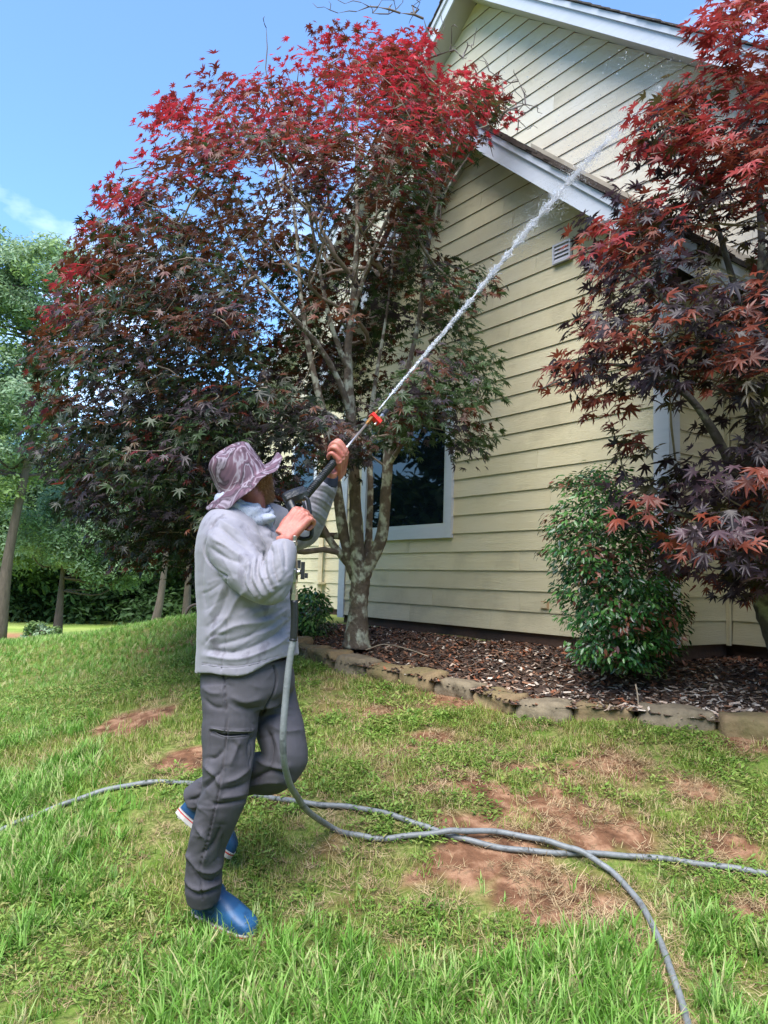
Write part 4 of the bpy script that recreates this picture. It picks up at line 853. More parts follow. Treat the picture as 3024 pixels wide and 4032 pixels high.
def wrinkle(me, strokes, conv, seed=0, namp=.0035, nsc=7, aniso=(1, 1, 2.2)):
    V, Nn = getV(me); px, py = project(V); view = nrm(V - np.array([0, 0, CAMZ])); fac = np.clip(-(Nn * view).sum(1) * 2.2 + .1, 0, 1)
    disp = np.zeros(len(V))
    for pts, amp, wd in strokes:
        q = [conv(*p) for p in pts]; q = [tuple(a) for a in smoothpath(np.array(q), 4)]; d = linedist(px, py, q)
        ends = np.minimum(np.hypot(px - q[0][0], py - q[0][1]), np.hypot(px - q[-1][0], py - q[-1][1]))
        disp += fac * amp * np.exp(-(d / wd) ** (1.25 if wd > 2.6 else 2)) * (1 if wd < 3 else np.clip(.35 + ends / 18, 0, 1))
    A = V * np.array(aniso); disp += namp * ((vnoise(A[:, 0] * nsc + A[:, 1] * 3 + seed, A[:, 2] * nsc + A[:, 1] * nsc * .6, 1, 3) - .5) * 2)
    disp += .0012 * (vnoise(V[:, 0] * 60 + V[:, 1] * 40, V[:, 2] * 60, 1, 2) - .5)
    setV(me, V + Nn * disp[:, None])
foot_w = onground(470, 1990)
man = empty('person', (float(foot_w[0]), float(foot_w[1]), float(foot_w[2]))); MO = np.array(man.location)
tag(man, 'man in grey shirt and purple camouflage bucket hat aiming a pressure washer lance', 'person')
def mobj(name, me, parent=None):
    V, _ = getV(me); me.vertices.foreach_set('co', (V - MO).astype(np.float32).ravel()); me.update(); return obj(name, me, parent or man)

# head frame
HU = nrm(np.array([-.46, -.12, .88])); HF = np.array([.72, .55, .40]); HF = nrm(HF - HU * (HF @ HU)); HR = np.cross(HF, HU)
HC = at(529, 1037, 3.0)
def head_r(a, b_):                               # direction in (right, forward, up)
    x, y, z = a
def head_mesh(scale=1.0, mask=None):
    n1, n2 = 60, 84; V = []
    th = np.linspace(0, math.pi, n1); ph = np.linspace(0, 2 * math.pi, n2, endpoint=False); T_, P_ = np.meshgrid(th, ph, indexing='ij')
    x = np.sin(T_) * np.sin(P_); y = np.sin(T_) * np.cos(P_); z = np.cos(T_)
    X = x * .077; Y = y * .098; Z = z * .120
    jaw = np.clip(-z, 0, 1); X = X * (1 - .30 * jaw ** 1.5); Y = np.where(y > 0, Y * (1 - .05 * jaw), Y * (1 - .45 * jaw ** 1.3))
    Y = Y + .012 * np.exp(-((z + .85) / .25) ** 2) * (y > -.2)
    g = lambda cx, cz, sx, sz: np.exp(-((x - cx) / sx) ** 2 - ((z - cz) / sz) ** 2) * (y > 0)
    Y = Y + .024 * g(0, -.18, .14, .10) + .013 * g(0, 0.02, .09, .2) - .010 * (g(.36, .08, .17, .10) + g(-.36, .08, .17, .10)) + .006 * g(0, .26, .6, .08)
    Y = Y + .007 * g(0, -.46, .28, .05) + .007 * g(0, -.58, .24, .05) - .004 * g(0, -.52, .3, .03) + .010 * g(0, -.85, .3, .14)
    V = np.stack([X, Y, Z], -1).reshape(-1, 3) * scale; F = []
    for i in range(n1 - 1):
        for j in range(n2): F.append((i * n2 + j, (i + 1) * n2 + j, (i + 1) * n2 + (j + 1) % n2, i * n2 + (j + 1) % n2))
    return V, F
HB = np.stack([HR, HF, HU])
hv, hf = head_mesh(); head = (hv @ HB + HC, hf)
def hl(x, y, z): return HC + HR * x + HF * y + HU * z
ears = [ball(hl(s * .078, -.008, -.005), (.010, .019, .032), HB) for s in (1, -1)]
neck = limb([(545, 1128, 3.0, .066), (541, 1098, 3.0, .06), (540, 1072, 2.99, .058), (535, 1045, 2.99, .055)])

# hands: palm of four rays, fingers and thumb as bent chains
def hand(wrist, d, across, pn, curls, thumb, s=1.0, spread=.0):
    d = nrm(d); across = nrm(across - d * (across @ d)); pn = nrm(pn - d * (pn @ d) - across * (pn @ across)); parts = []
    lens = [(.045, .026, .022), (.049, .029, .023), (.045, .027, .022), (.035, .021, .019)]; rad = [.0094, .0097, .009, .0080]; tips_ = []
    for i in range(4):
        off = across * (-.031 + .0208 * i) * s; kn = wrist + d * (.092 - .004 * abs(i - 1.2)) * s + off - pn * (.004 if i in (1, 2) else 0)
        parts.append(tube(smoothpath(np.array([np.append(wrist + off * .62 - d * .012, .017 * s), np.append(wrist + d * .045 * s + off * .85, .0155 * s), np.append(kn, .0118 * s)]), 5)[:, :3], np.linspace(.0165, .0115, 11) * s, 12))
        a = 0; p = kn.copy(); ch = [p.copy()]
        for L_, cv in zip(lens[i], curls[i]):
            a += math.radians(cv); dr = d * math.cos(a) + pn * math.sin(a) + across * spread * (i - 1.5); p = p + nrm(dr) * L_ * s; ch.append(p.copy())
        Q = smoothpath(np.array(ch), 5); m_ = len(Q); R = np.interp(np.linspace(0, 1, m_), [0, .3, .36, .66, .72, .93, 1], np.array([1.08, .98, 1.05, .93, .97, .84, .5])) * rad[i] * s
        parts.append(tube(Q, R, 12)); tips_.append((ch[-2], ch[-1], pn))
    tb = [wrist + across * (-.022) * s + d * .018 * s] + [wrist + (across * t[0] + d * t[1] + pn * t[2]) * s for t in thumb]
    Q = smoothpath(np.array(tb), 5); m_ = len(Q); R = np.interp(np.linspace(0, 1, m_), [0, .35, .62, .7, .92, 1], [.0185, .0155, .0115, .0118, .0100, .0055]) * s; parts.append(tube(Q, R, 12))
    parts.append(ball(wrist + across * (-.022) * s + d * .04 * s + pn * .008 * s, (.016 * s, .030 * s, .015 * s), np.stack([across, d, pn])))
    return parts
# gun line: the lance runs from the grip to the nozzle in one straight real line
G0 = at(650, 1084, 2.93); G1 = at(828, 873, 3.44); GL = nrm(G1 - G0)
WR = at(*cr1(856, 915), 2.76); WL_ = None
dR = nrm(np.array([.56, .22, .80])); pR = np.array([.42, .90, .0])
rh = hand(WR, dR, np.cross(pR, dR), pR, [(66, 84, 48), (74, 86, 50), (78, 88, 50), (80, 88, 48)], [(-.040, .05, .022), (-.046, .074, .046), (-.040, .088, .070)], 1.16)
HLp = at(726, 982, 3.135)
_h = nrm(np.cross(GL, np.array([0, 0, 1.]))); _z = np.array([0, 0, 1.]) - GL * GL[2]; _z = nrm(_z); dL = nrm(.50 * _h + .85 * _z); pL = nrm(.50 * _z - .85 * _h); WL_ = HLp - dL * .092 - pL * .030
lh = hand(WL_, dL, np.cross(dL, pL), pL, [(48, 84, 52), (50, 86, 52), (52, 86, 52), (54, 84, 50)], [(-.030, .045, .032), (-.036, .060, .056), (-.032, .080, .070)], 1.15)
print('WL', project(WL_), WL_)
armR = limb([(492, 1165, 2.85, .05), (530, 1225, 2.79, .045), (582, 1272, 2.735, .042), (604, 1222, 2.735, .038), (613, 1185, 2.75, .030), (613, 1160, 2.76, .029)], n=16)
armL = limb([(590, 1128, 3.1, .05), (652, 1140, 3.24, .042), (690, 1085, 3.19, .038), (712, 1038, 3.14, .027), (716, 1018, 3.122, .025)], n=16)
torso_b = limb([(530, 1420, 3.0, .12, .13), (530, 1300, 3.0, .12, .13), (528, 1200, 3.0, .12, .15), (525, 1150, 3.0, .10, .15), (535, 1115, 3.0, .07, .07)], FD)
NEAR = [(500, 1480, 2.92, .120, .118), (499, 1540, 2.905, .112), (495, 1600, 2.90, .104), (492, 1660, 2.885, .094), (486, 1712, 2.875, .088), (470, 1760, 2.89, .083), (450, 1815, 2.92, .076), (441, 1870, 2.955, .071), (439, 1912, 2.97, .071), (438, 1946, 2.985, .063)]
FAR = [(572, 1470, 3.08, .118, .112), (590, 1530, 3.06, .108), (608, 1590, 3.01, .098), (616, 1636, 2.985, .092), (588, 1668, 3.02, .090), (545, 1672, 3.09, .086), (495, 1692, 3.16, .074), (448, 1708, 3.20, .064), (412, 1727, 3.22, .052)]
legs_b = [limb([(q[0], q[1], q[2], q[3] * .62) for q in L], n=14) for L in (NEAR, FAR)]
foot_b = [limb([(438, 1915, 2.975, .036), (442, 1940, 2.99, .034)], n=12), limb([(436, 1715, 3.21, .034), (420, 1724, 3.22, .032)], n=12)]
bm_ = union('body', [head, neck, torso_b, armR, armL] + ears + rh + lh + legs_b + foot_b, .0036, 4, .5)
M_SKIN = bpy.data.materials.new('skin'); M_SKIN.use_nodes = True; _N = M_SKIN.node_tree.nodes; _L = M_SKIN.node_tree.links; _b = _N['Principled BSDF']
_b.inputs['Roughness'].default_value = .5; _b.inputs['Subsurface Weight'].default_value = .25; _b.inputs['Subsurface Radius'].default_value = (.5, .2, .1); _b.inputs['Subsurface Scale'].default_value = .012
_t = _N.new('ShaderNodeTexCoord'); _n = _N.new('ShaderNodeTexNoise'); _n.inputs['Scale'].default_value = 26; _n.inputs['Detail'].default_value = 5; _L.new(_t.outputs['Object'], _n.inputs['Vector'])
_r = _N.new('ShaderNodeValToRGB'); _r.color_ramp.elements[0].position = .35; _r.color_ramp.elements[1].position = .66; _r.color_ramp.elements[0].color = lin(180, 118, 102); _r.color_ramp.elements[1].color = lin(160, 88, 76)
_L.new(_n.outputs[0], _r.inputs[0]); _L.new(_r.outputs[0], _b.inputs['Base Color'])
_n2 = _N.new('ShaderNodeTexNoise'); _n2.inputs['Scale'].default_value = 220; _L.new(_t.outputs['Object'], _n2.inputs['Vector']); _bp = _N.new('ShaderNodeBump'); _bp.inputs['Strength'].default_value = .25; _bp.inputs['Distance'].default_value = .002
_L.new(_n2.outputs[0], _bp.inputs['Height']); _L.new(_bp.outputs[0], _b.inputs['Normal'])
bm_.materials.append(M_SKIN); body = mobj('body', bm_)
# eyes
M_EYE = mat('eye_white', lin(225, 220, 215), .2); M_IRIS = mat('iris', lin(60, 70, 60), .2)
for s in (1, -1):
    V, F = ball(hl(s * .029, .083, .010), (.0115,) * 3, HB, 8); e_ = mobj('eye', mesh('eye', V, F, M_EYE, True))
    V, F = ball(hl(s * .029, .0925, .010), (.0052, .0028, .0052), HB, 6); mobj('iris', mesh('iris', V, F, M_IRIS, True), e_)
# beard and hair as short strands rooted in a thin shell
def strands(region, n, ln, seed, rad=.0007):
    r = np.random.default_rng(seed); V = []; V0, _ = head_mesh(1.0); fr = V0 / np.array([.077, .098, .12]); ok = region(fr); B = V0[ok]; D_ = nrm(B * np.array([1, 1, .8]))
    i = r.integers(0, len(B), n); P = B[i] + r.normal(0, .0028, (n, 3)) + D_[i] * .001; dr = nrm(D_[i] * .75 + np.array([0, .1, -.75]) + r.normal(0, .35, (n, 3))); L_ = ln * r.uniform(.5, 1.15, n)[:, None]
    sd = nrm(np.cross(dr, r.normal(0, 1, (n, 3)))) * rad; m_ = P + dr * L_ * .55 + r.normal(0, .001, (n, 3)); t = P + dr * L_ + np.array([0, 0, -.003])
    V = np.stack([P - sd, P + sd, m_ + sd * .8, m_ - sd * .8, t], 1) @ HB + HC; V = V.reshape(-1, 3); b0 = np.arange(n)[:, None] * 5
    F = np.concatenate([b0 + np.array([[0, 1, 2]]), b0 + np.array([[0, 2, 3]]), b0 + np.array([[3, 2, 4]])]); return V, F
bd = lambda q: (q[:, 1] > -.05) & (q[:, 2] < -.10 - .18 * (np.abs(q[:, 0]) < .3) * (q[:, 1] > .4)) & (q[:, 2] > -.99)
hr_ = lambda q: (q[:, 2] > -.45) & (q[:, 1] < .30) & ~((q[:, 1] > .0) & (q[:, 2] < .1))
M_BEARD = mat('beard_hair', lin(168, 122, 84), .7, var=.4, vscale=60); M_HAIR = mat('head_hair', lin(84, 58, 42), .7, var=.3, vscale=60)
for nm, rg, n, ln, mt in (('beard', bd, 9000, .016, M_BEARD), ('hair', hr_, 6000, .010, M_HAIR)):
    V, F = strands(rg, n, ln, 5); o = mobj(nm, mesh(nm, V, F, mt)); 
    V0, F0 = head_mesh(1.022 if nm == 'beard' else 1.015); fr = V0 / np.array([.077, .098, .12]) / 1.02; okv = rg(fr); F1_ = [f for f in F0 if all(okv[i] for i in f)]
    mobj('beard_shell' if nm == 'beard' else 'hair_shell', mesh(nm + '_shell', V0 @ HB + HC, F1_, mt, True), o)

# shirt
SH = [limb([(534, 1449, 2.99, .196, .205), (534, 1435, 2.99, .194, .203), (534, 1380, 2.99, .188, .20), (533, 1300, 2.99, .184, .205), (529, 1230, 2.99, .176, .212), (524, 1180, 2.99, .160, .212), (522, 1146, 2.99, .138, .195), (528, 1118, 2.99, .108, .145), (536, 1098, 2.99, .080, .09)], FD, 40),
      limb([(505, 1158, 2.90, .080), (490, 1172, 2.835, .082), (512, 1208, 2.80, .081), (545, 1246, 2.755, .077), (578, 1268, 2.72, .067), (594, 1256, 2.705, .063), (602, 1224, 2.71, .055), (612, 1192, 2.735, .050), (614, 1176, 2.75, .046)], n=24),
      limb([(560, 1125, 3.04, .085), (592, 1132, 3.12, .083), (628, 1150, 3.21, .077), (656, 1146, 3.25, .070), (676, 1112, 3.215, .063), (698, 1066, 3.17, .052), (710, 1040, 3.147, .043)], n=24)]
sm_ = union('shirt', SH, .0052, 9, .5)
STR = [([(370, 760), (270, 850), (208, 1000), (222, 1100), (300, 1185), (385, 1245)], -.007, 2.4), ([(385, 1240), (400, 1400), (392, 1600), (375, 1760), (340, 1985)], -.005, 1.8),
       ([(540, 1170), (520, 1290), (575, 1410)], -.009, 5), ([(590, 1130), (575, 1270), (640, 1410)], -.010, 4.5), ([(640, 1090), (628, 1220), (700, 1390)], -.010, 4.5), ([(690, 1060), (690, 1210), (750, 1350)], -.009, 4), ([(745, 1040), (755, 1170), (790, 1290)], -.008, 4),
       ([(565, 1150), (545, 1280), (610, 1415)], .006, 4), ([(615, 1110), (600, 1245), (672, 1400)], .007, 4), ([(665, 1075), (660, 1215), (728, 1370)], .007, 4), ([(720, 1050), (722, 1190), (772, 1320)], .006, 4), ([(790, 1000), (810, 1110), (830, 1200)], .005, 4), ([(835, 980), (850, 1080), (850, 1170)], -.005, 3.5),
       ([(300, 790), (470, 890), (640, 1050)], .007, 7), ([(340, 860), (470, 960), (600, 1075)], -.007, 6), ([(420, 770), (560, 860), (690, 1010)], .006, 6), ([(250, 920), (400, 1020), (540, 1110)], .006, 8), ([(240, 1010), (360, 1090), (500, 1140)], -.007, 7), ([(640, 860), (700, 960), (735, 1060)], -.012, 6), ([(700, 830), (745, 940), (765, 1040)], .006, 6),
       ([(225, 1770), (450, 1640), (700, 1600), (885, 1490)], .009, 9), ([(225, 1830), (480, 1840), (760, 1720), (890, 1610)], -.010, 8), ([(215, 1870), (480, 1900), (760, 1800), (890, 1700)], .008, 8), ([(250, 1710), (380, 1590), (460, 1440), (540, 1360)], .008, 7), ([(240, 1640), (330, 1530), (390, 1360)], -.008, 8), ([(240, 1560), (300, 1470), (370, 1300)], .006, 8),
       ([(500, 1500), (640, 1480), (860, 1330)], -.007, 10), ([(300, 1790), (500, 1740), (720, 1650)], -.007, 7), ([(200, 1790), (280, 1720), (400, 1700)], -.006, 5), ([(190, 1935), (360, 1955), (560, 1945), (890, 1850)], -.004, 1.8), ([(560, 1560), (720, 1500), (880, 1400)], .006, 9), ([(640, 1700), (780, 1650), (885, 1560)], .005, 7),
       ([(600, 760), (700, 900), (780, 960)], -.007, 7), ([(770, 760), (745, 860), (760, 940)], -.006, 5), ([(200, 1100), (190, 1300), (220, 1500)], -.005, 8), ([(1080, 560), (1160, 580), (1235, 640)], -.008, 3.5), ([(1065, 610), (1150, 640), (1215, 700)], .007, 3.5), ([(1060, 660), (1140, 700), (1190, 745)], -.008, 3.5), ([(1045, 710), (1120, 750), (1170, 795)], .007, 3.5), ([(1040, 770), (1100, 800), (1140, 840)], -.008, 3.5), ([(1110, 520), (1190, 540), (1245, 590)], .006, 3.5)]
V, _ = getV(sm_); px, py = project(V); V[:, 2] += .060 * np.clip((px - 470) / 160, 0, 1) ** 1.3 * np.clip((py - 1330) / 110, 0, 1); V[:, 2] += .010 * np.sin(px * .045) * np.clip((py - 1390) / 50, 0, 1); setV(sm_, V)
STR = [(p_, a_ * (.6 if p_[0][0] > 1030 else 1.15), w_ * .72) for p_, a_, w_ in STR]
_q = np.random.default_rng(12)
for _k in range(46):
    x0, y0 = _q.uniform(190, 860), _q.uniform(1250, 1900); L0 = _q.uniform(60, 190); an_ = _q.normal(-.45, .35); STR.append(([(x0, y0), (x0 + L0 * .5, y0 + L0 * .5 * math.tan(an_) + _q.uniform(-14, 14)), (x0 + L0, y0 + L0 * math.tan(an_))], _q.choice([-1, 1]) * _q.uniform(.0015, .0035), _q.uniform(2.2, 4)))
for _k in range(26):
    x0, y0 = _q.uniform(230, 620), _q.uniform(820, 1180); L0 = _q.uniform(60, 160); an_ = _q.normal(.6, .3); STR.append(([(x0, y0), (x0 + L0 * .5, y0 + L0 * .5 * math.tan(an_) + _q.uniform(-10, 10)), (x0 + L0, y0 + L0 * math.tan(an_))], _q.choice([-1, 1]) * _q.uniform(.0015, .003), _q.uniform(2.2, 3.6)))
wrinkle(sm_, STR, cr1, 3, .0035, 6)
M_SHIRT = bpy.data.materials.new('shirt_cloth'); M_SHIRT.use_nodes = True; _N = M_SHIRT.node_tree.nodes; _L = M_SHIRT.node_tree.links; _b = _N['Principled BSDF']; _b.inputs['Roughness'].default_value = .62; _b.inputs['Sheen Weight'].default_value = .15; _b.inputs['Specular IOR Level'].default_value = .3
_t = _N.new('ShaderNodeTexCoord'); _m = _N.new('ShaderNodeMapping'); _m.inputs['Scale'].default_value = (5, 5, 2.4); _L.new(_t.outputs['Object'], _m.inputs[0])
_n = _N.new('ShaderNodeTexNoise'); _n.inputs['Scale'].default_value = 1.7; _n.inputs['Detail'].default_value = 7; _n.inputs['Roughness'].default_value = .62; _L.new(_m.outputs[0], _n.inputs['Vector'])
_r = _N.new('ShaderNodeValToRGB'); cr_ = _r.color_ramp; cr_.elements[0].position = .36; cr_.elements[0].color = lin(126, 124, 132); cr_.elements[1].position = .72; cr_.elements[1].color = lin(98, 95, 104); e_ = cr_.elements.new(.55); e_.color = lin(132, 130, 140); e_ = cr_.elements.new(.63); e_.color = lin(110, 107, 117)
_L.new(_n.outputs[0], _r.inputs[0]); _L.new(_r.outputs[0], _b.inputs['Base Color'])
_n2 = _N.new('ShaderNodeTexNoise'); _n2.inputs['Scale'].default_value = 420; _L.new(_t.outputs['Object'], _n2.inputs['Vector']); _bp = _N.new('ShaderNodeBump'); _bp.inputs['Strength'].default_value = .3; _bp.inputs['Distance'].default_value = .001; _L.new(_n2.outputs[0], _bp.inputs['Height']); _L.new(_bp.outputs[0], _b.inputs['Normal'])
sm_.materials.append(M_SHIRT); shirt = mobj('shirt', sm_)
V, F = limb([(709, 1046, 3.149, .040), (714, 1031, 3.14, .034), (715, 1027, 3.137, .030)], n=20); mobj('undershirt_cuff', mesh('undershirt_cuff', V, F, mat('navy_cloth', lin(28, 34, 54), .8), True))
# trousers
TR = [limb([(533, 1425, 2.99, .168, .172), (534, 1460, 2.99, .176, .185), (538, 1500, 2.99, .170, .188), (543, 1530, 2.99, .130, .15)], FD, 40), limb([q[:3] + (q[3] * .95,) for q in NEAR], n=28), limb([q[:3] + (q[3] * .94,) for q in FAR], n=28)]
NEAR_ = None
tm_ = union('trousers', TR, .0052, 8, .5)
TS = [([(510, 190), (528, 330), (540, 570), (525, 760), (500, 950), (450, 1180), (400, 1400), (350, 1590), (365, 1830)], -.007, 1.7), ([(500, 300), (548, 560), (535, 760), (512, 950), (465, 1180), (415, 1400)], .003, 2.5),
      ([(880, 130), (905, 230), (880, 340), (840, 410), (800, 470)], -.012, 2.4), ([(508, 180), (522, 236), (600, 165)], -.005, 1.5), ([(428, 585), (560, 600), (735, 600)], .004, 2.4), ([(430, 610), (540, 640), (702, 630)], -.012, 3.2), ([(712, 600), (722, 760), (700, 860)], -.004, 1.6), ([(420, 600), (410, 760), (400, 850)], -.004, 1.6),
      ([(390, 860), (450, 920), (500, 1010)], .010, 7), ([(345, 1030), (430, 970), (500, 900)], -.010, 6), ([(400, 800), (460, 800), (520, 740)], -.008, 6), ([(700, 880), (610, 950), (520, 980)], .008, 7), ([(700, 980), (600, 1020), (500, 1030)], -.008, 7), ([(690, 1100), (560, 1130), (450, 1140)], -.008, 4), ([(680, 1060), (580, 1080), (480, 1090)], .006, 7),
      ([(320, 1300), (390, 1400), (380, 1560)], .009, 8), ([(500, 1300), (440, 1430), (350, 1500)], -.009, 7), ([(270, 1560), (340, 1680), (440, 1700), (505, 1640)], -.011, 6), ([(250, 1480), (330, 1600), (430, 1620), (510, 1560)], .009, 7), ([(250, 1750), (330, 1800), (490, 1750)], -.010, 5), ([(250, 1700), (340, 1750), (500, 1700)], .010, 6), ([(300, 1350), (260, 1480), (260, 1600)], .006, 7), ([(520, 1350), (500, 1480), (470, 1560)], -.006, 6),
      ([(790, 450), (890, 420), (1010, 440)], .007, 6), ([(810, 500), (900, 480), (1030, 500)], -.007, 5), ([(850, 560), (960, 610), (1080, 600)], .007, 7), ([(830, 600), (865, 720), (850, 880)], -.012, 7), ([(880, 620), (920, 740), (930, 860)], .007, 8), ([(720, 960), (850, 900), (1000, 930)], -.012, 7), ([(760, 820), (860, 860), (980, 870)], .008, 8), ([(700, 1010), (820, 980), (940, 980)], .006, 8),
      ([(370, 370), (440, 430), (525, 440)], -.006, 6), ([(560, 350), (660, 395), (800, 370)], .005, 9), ([(600, 420), (700, 450), (800, 430)], -.005, 7), ([(360, 290), (430, 330), (510, 330)], .005, 7), ([(740, 640), (700, 720), (705, 820)], -.007, 6), ([(640, 660), (600, 760), (560, 860)], .007, 10), ([(560, 680), (600, 700), (650, 780)], -.005, 8), ([(250, 1110), (330, 1090), (380, 1000)], -.008, 5), ([(240, 1150), (320, 1150), (360, 1080)], .006, 5)]
TS = [(p_, a_ * 1.5, w_ * .7) for p_, a_, w_ in TS]
for _k in range(50):
    x0, y0 = _q.uniform(250, 1050), _q.uniform(200, 1750); L0 = _q.uniform(40, 120); an_ = _q.normal(-.1, .5); TS.append(([(x0, y0), (x0 + L0 * .5, y0 + L0 * .5 * math.tan(an_) + _q.uniform(-12, 12)), (x0 + L0, y0 + L0 * math.tan(an_))], _q.choice([-1, 1]) * _q.uniform(.0015, .0038), _q.uniform(2.2, 4)))
wrinkle(tm_, TS, cr2, 7, .006, 6)
M_TROU = mat('trouser_cloth', lin(76, 74, 80), .75, var=.10, vscale=5, bump=.4, bscale=380, c2=lin(58, 56, 62), c2s=4.5, c2lo=.45, c2hi=.66, bdist=.001, stretch=(1, 1, .45), spec=.3)
tm_.materials.append(M_TROU); trousers = mobj('trousers', tm_)
def surf(me_obj, pts, conv, lift, r, name, mt, par, flat=1, n=6):     # a thin cord laid on the clothing along a stroke
    from mathutils.bvhtree import BVHTree
    me = me_obj.data; V, _ = getV(me); bv_ = BVHTree.FromPolygons([tuple(v) for v in (V + MO).tolist()], [tuple(p.vertices) for p in me.polygons]); out = []
    for q in smoothpath(np.array([conv(*p) for p in pts]), 5):
        v = ray(*q); h, nn, _, _ = bv_.ray_cast(Vector((0, 0, CAMZ)), Vector(v).normalized())
        if h is not None: out.append(np.array(h) + np.array(nn) * lift)
    V, F = tube(np.array(out), r, n, True, None, flat); return mobj(name, mesh(name, V, F, mt, True), par)
M_DKC = mat('pocket_lining', lin(30, 34, 46), .85); M_SEAM = mat('seam_thread', lin(84, 82, 86), .8)
surf(trousers, [(440, 606), (540, 632), (695, 628)], cr2, .001, [.004] + [.0085] * 4 + [.0105] * 3 + [.004] * 3, 'pocket_opening', M_DKC, trousers, .4)
surf(trousers, [(432, 588), (560, 606), (728, 606)], cr2, .001, .0022, 'pocket_seam', M_SEAM, trousers)
surf(trousers, [(440, 612), (530, 650), (690, 640)], cr2, .002, .0028, 'pocket_lip', M_SEAM, trousers)
surf(shirt, [(190, 1940), (360, 1962), (560, 1950), (880, 1858)], cr1, .0, .0018, 'hem_stitch', mat('shirt_thread', lin(118, 116, 126), .8), shirt)
# shoes: rubber clogs with white soles and a red line
M_BLUE = mat('blue_rubber', lin(18, 64, 104), .5, var=.1, vscale=9, c2=lin(30, 80, 122), c2s=9, c2lo=.55, c2hi=.6, spec=.6); M_SOLE = mat('white_rubber', lin(176, 172, 168), .5, var=.08, vscale=30); M_RED = mat('red_line', lin(178, 42, 46), .5)
def shoe(heel, toe, upv, shaft, nm='shoe'):
    x = toe - heel; L_ = np.linalg.norm(x); x = x / L_; z = nrm(upv - x * (upv @ x)); y = np.cross(z, x); B = np.stack([x, y, z])
    tt = np.array([0, .05, .15, .3, .45, .6, .72, .84, .93, .98, 1.0]); wd = np.array([.020, .034, .041, .042, .044, .049, .053, .052, .043, .030, .013]) ; ht = np.array([.080, .110, .125, .130, .126, .112, .094, .078, .064, .048, .030])
    t2 = np.linspace(0, 1, 34); w_ = np.interp(t2, tt, wd); h_ = np.interp(t2, tt, ht); V = []; F = []; n = 26
    for t, ww, hh in zip(t2, w_, h_):
        for j in range(n):
            a = 2 * math.pi * j / n; cy, cz = math.cos(a), math.sin(a); cz2 = np.sign(cz) * abs(cz) ** (.9 if cz > 0 else .35); V.append((t * L_, ww * np.sign(cy) * abs(cy) ** .8, .012 + (hh - .012) * (.5 + .5 * cz2) * (1 if cz > 0 else 1)))
    for i in range(33):
        for j in range(n): k = (j + 1) % n; F.append((i * n + j, i * n + k, (i + 1) * n + k, (i + 1) * n + j))
    F += [tuple(range(n - 1, -1, -1)), tuple(range(33 * n, 34 * n))]
    V = np.array(V) @ B + heel; q0 = heel + x * .085 + z * .05
    sh = tube(smoothpath(np.array([q0, heel + x * .08 + z * .10, shaft]), 5), np.linspace(.056, .052, 11), 20)
    me = union(nm, [(V, F), sh], .004, 5, .5); me.materials.append(M_BLUE); o = mobj(nm, me)
    def slab(z0, z1, grow_, name, mt, par):
        ring = [(t * (L_ + 2 * grow_) - grow_, (ww + grow_) * s) for s, seq in ((1, list(zip(t2, w_))), (-1, list(zip(t2, w_))[::-1])) for t, ww in seq]; m_ = len(ring); V = [(a, b_, z0) for a, b_ in ring] + [(a, b_, z1) for a, b_ in ring]
        F = [tuple(range(m_ - 1, -1, -1)), tuple(range(m_, 2 * m_))] + [(i, (i + 1) % m_, m_ + (i + 1) % m_, m_ + i) for i in range(m_)]
        return mobj(name, mesh(name, np.array(V) @ B + heel, F, mt), par)
    so = slab(-.004, .012, .003, 'sole', M_SOLE, o); slab(.0125, .0165, .0034, 'sole_line', M_RED, o); slab(.017, .022, .003, 'sole_rim', M_SOLE, o)
    for i in range(7):
        V_, F_ = MB(), None; V_.box(heel + x * (L_ * (.08 + .135 * i)) - z * .007, (.016, .07, .006), B); mobj('tread', mesh('tread', np.concatenate(V_.V), V_.F, M_SOLE), o)
    return o
hn = onground(420, 1972); tn_ = onground(527, 2012); dd_ = nrm(tn_ - hn); shoe(hn + np.array([0, 0, -.008]), hn + dd_ * .295 + np.array([0, 0, -.012]), np.array([-.05, 0, 1.]), at(440, 1932, 2.985))
h2 = at(384, 1752, 3.26); t2_ = at(498, 1850, 3.25); shoe(h2, h2 + nrm(t2_ - h2) * .29, np.array([.62, .1, .78]), at(422, 1722, 3.22))
# bandana round the neck
def neck_ring(cx, cy, dep, a, b_, tilt, tr, seed, n=72, m_=16):
    c = at(cx, cy, dep); ux = nrm(FD + np.array([0, 0, -tilt])); uy = RD; V = []; F = []; r = np.random.default_rng(seed)
    for i in range(n):
        t = 2 * math.pi * i / n; cc_ = c + ux * a * math.cos(t) + uy * b_ * math.sin(t); out = nrm(ux * math.cos(t) / a + uy * math.sin(t) / b_); up_ = np.cross(ux, uy); up_ = up_ * np.sign(up_[2])
        for j in range(m_):
            ph = 2 * math.pi * j / m_; rr = tr * (1 + .22 * math.sin(3 * ph + 5 * t) + .16 * math.sin(9 * t + 2 * ph) + .1 * math.sin(17 * t + 4 * ph)); V.append(cc_ + out * rr * .72 * math.cos(ph) + up_ * rr * 1.25 * math.sin(ph))
    for i in range(n):
        for j in range(m_): F.append((i * m_ + j, i * m_ + (j + 1) % m_, ((i + 1) % n) * m_ + (j + 1) % m_, ((i + 1) % n) * m_ + j))
    return V, F
M_BAN = bpy.data.materials.new('bandana_print'); M_BAN.use_nodes = True; _N = M_BAN.node_tree.nodes; _L = M_BAN.node_tree.links; _b = _N['Principled BSDF']; _b.inputs['Roughness'].default_value = .8
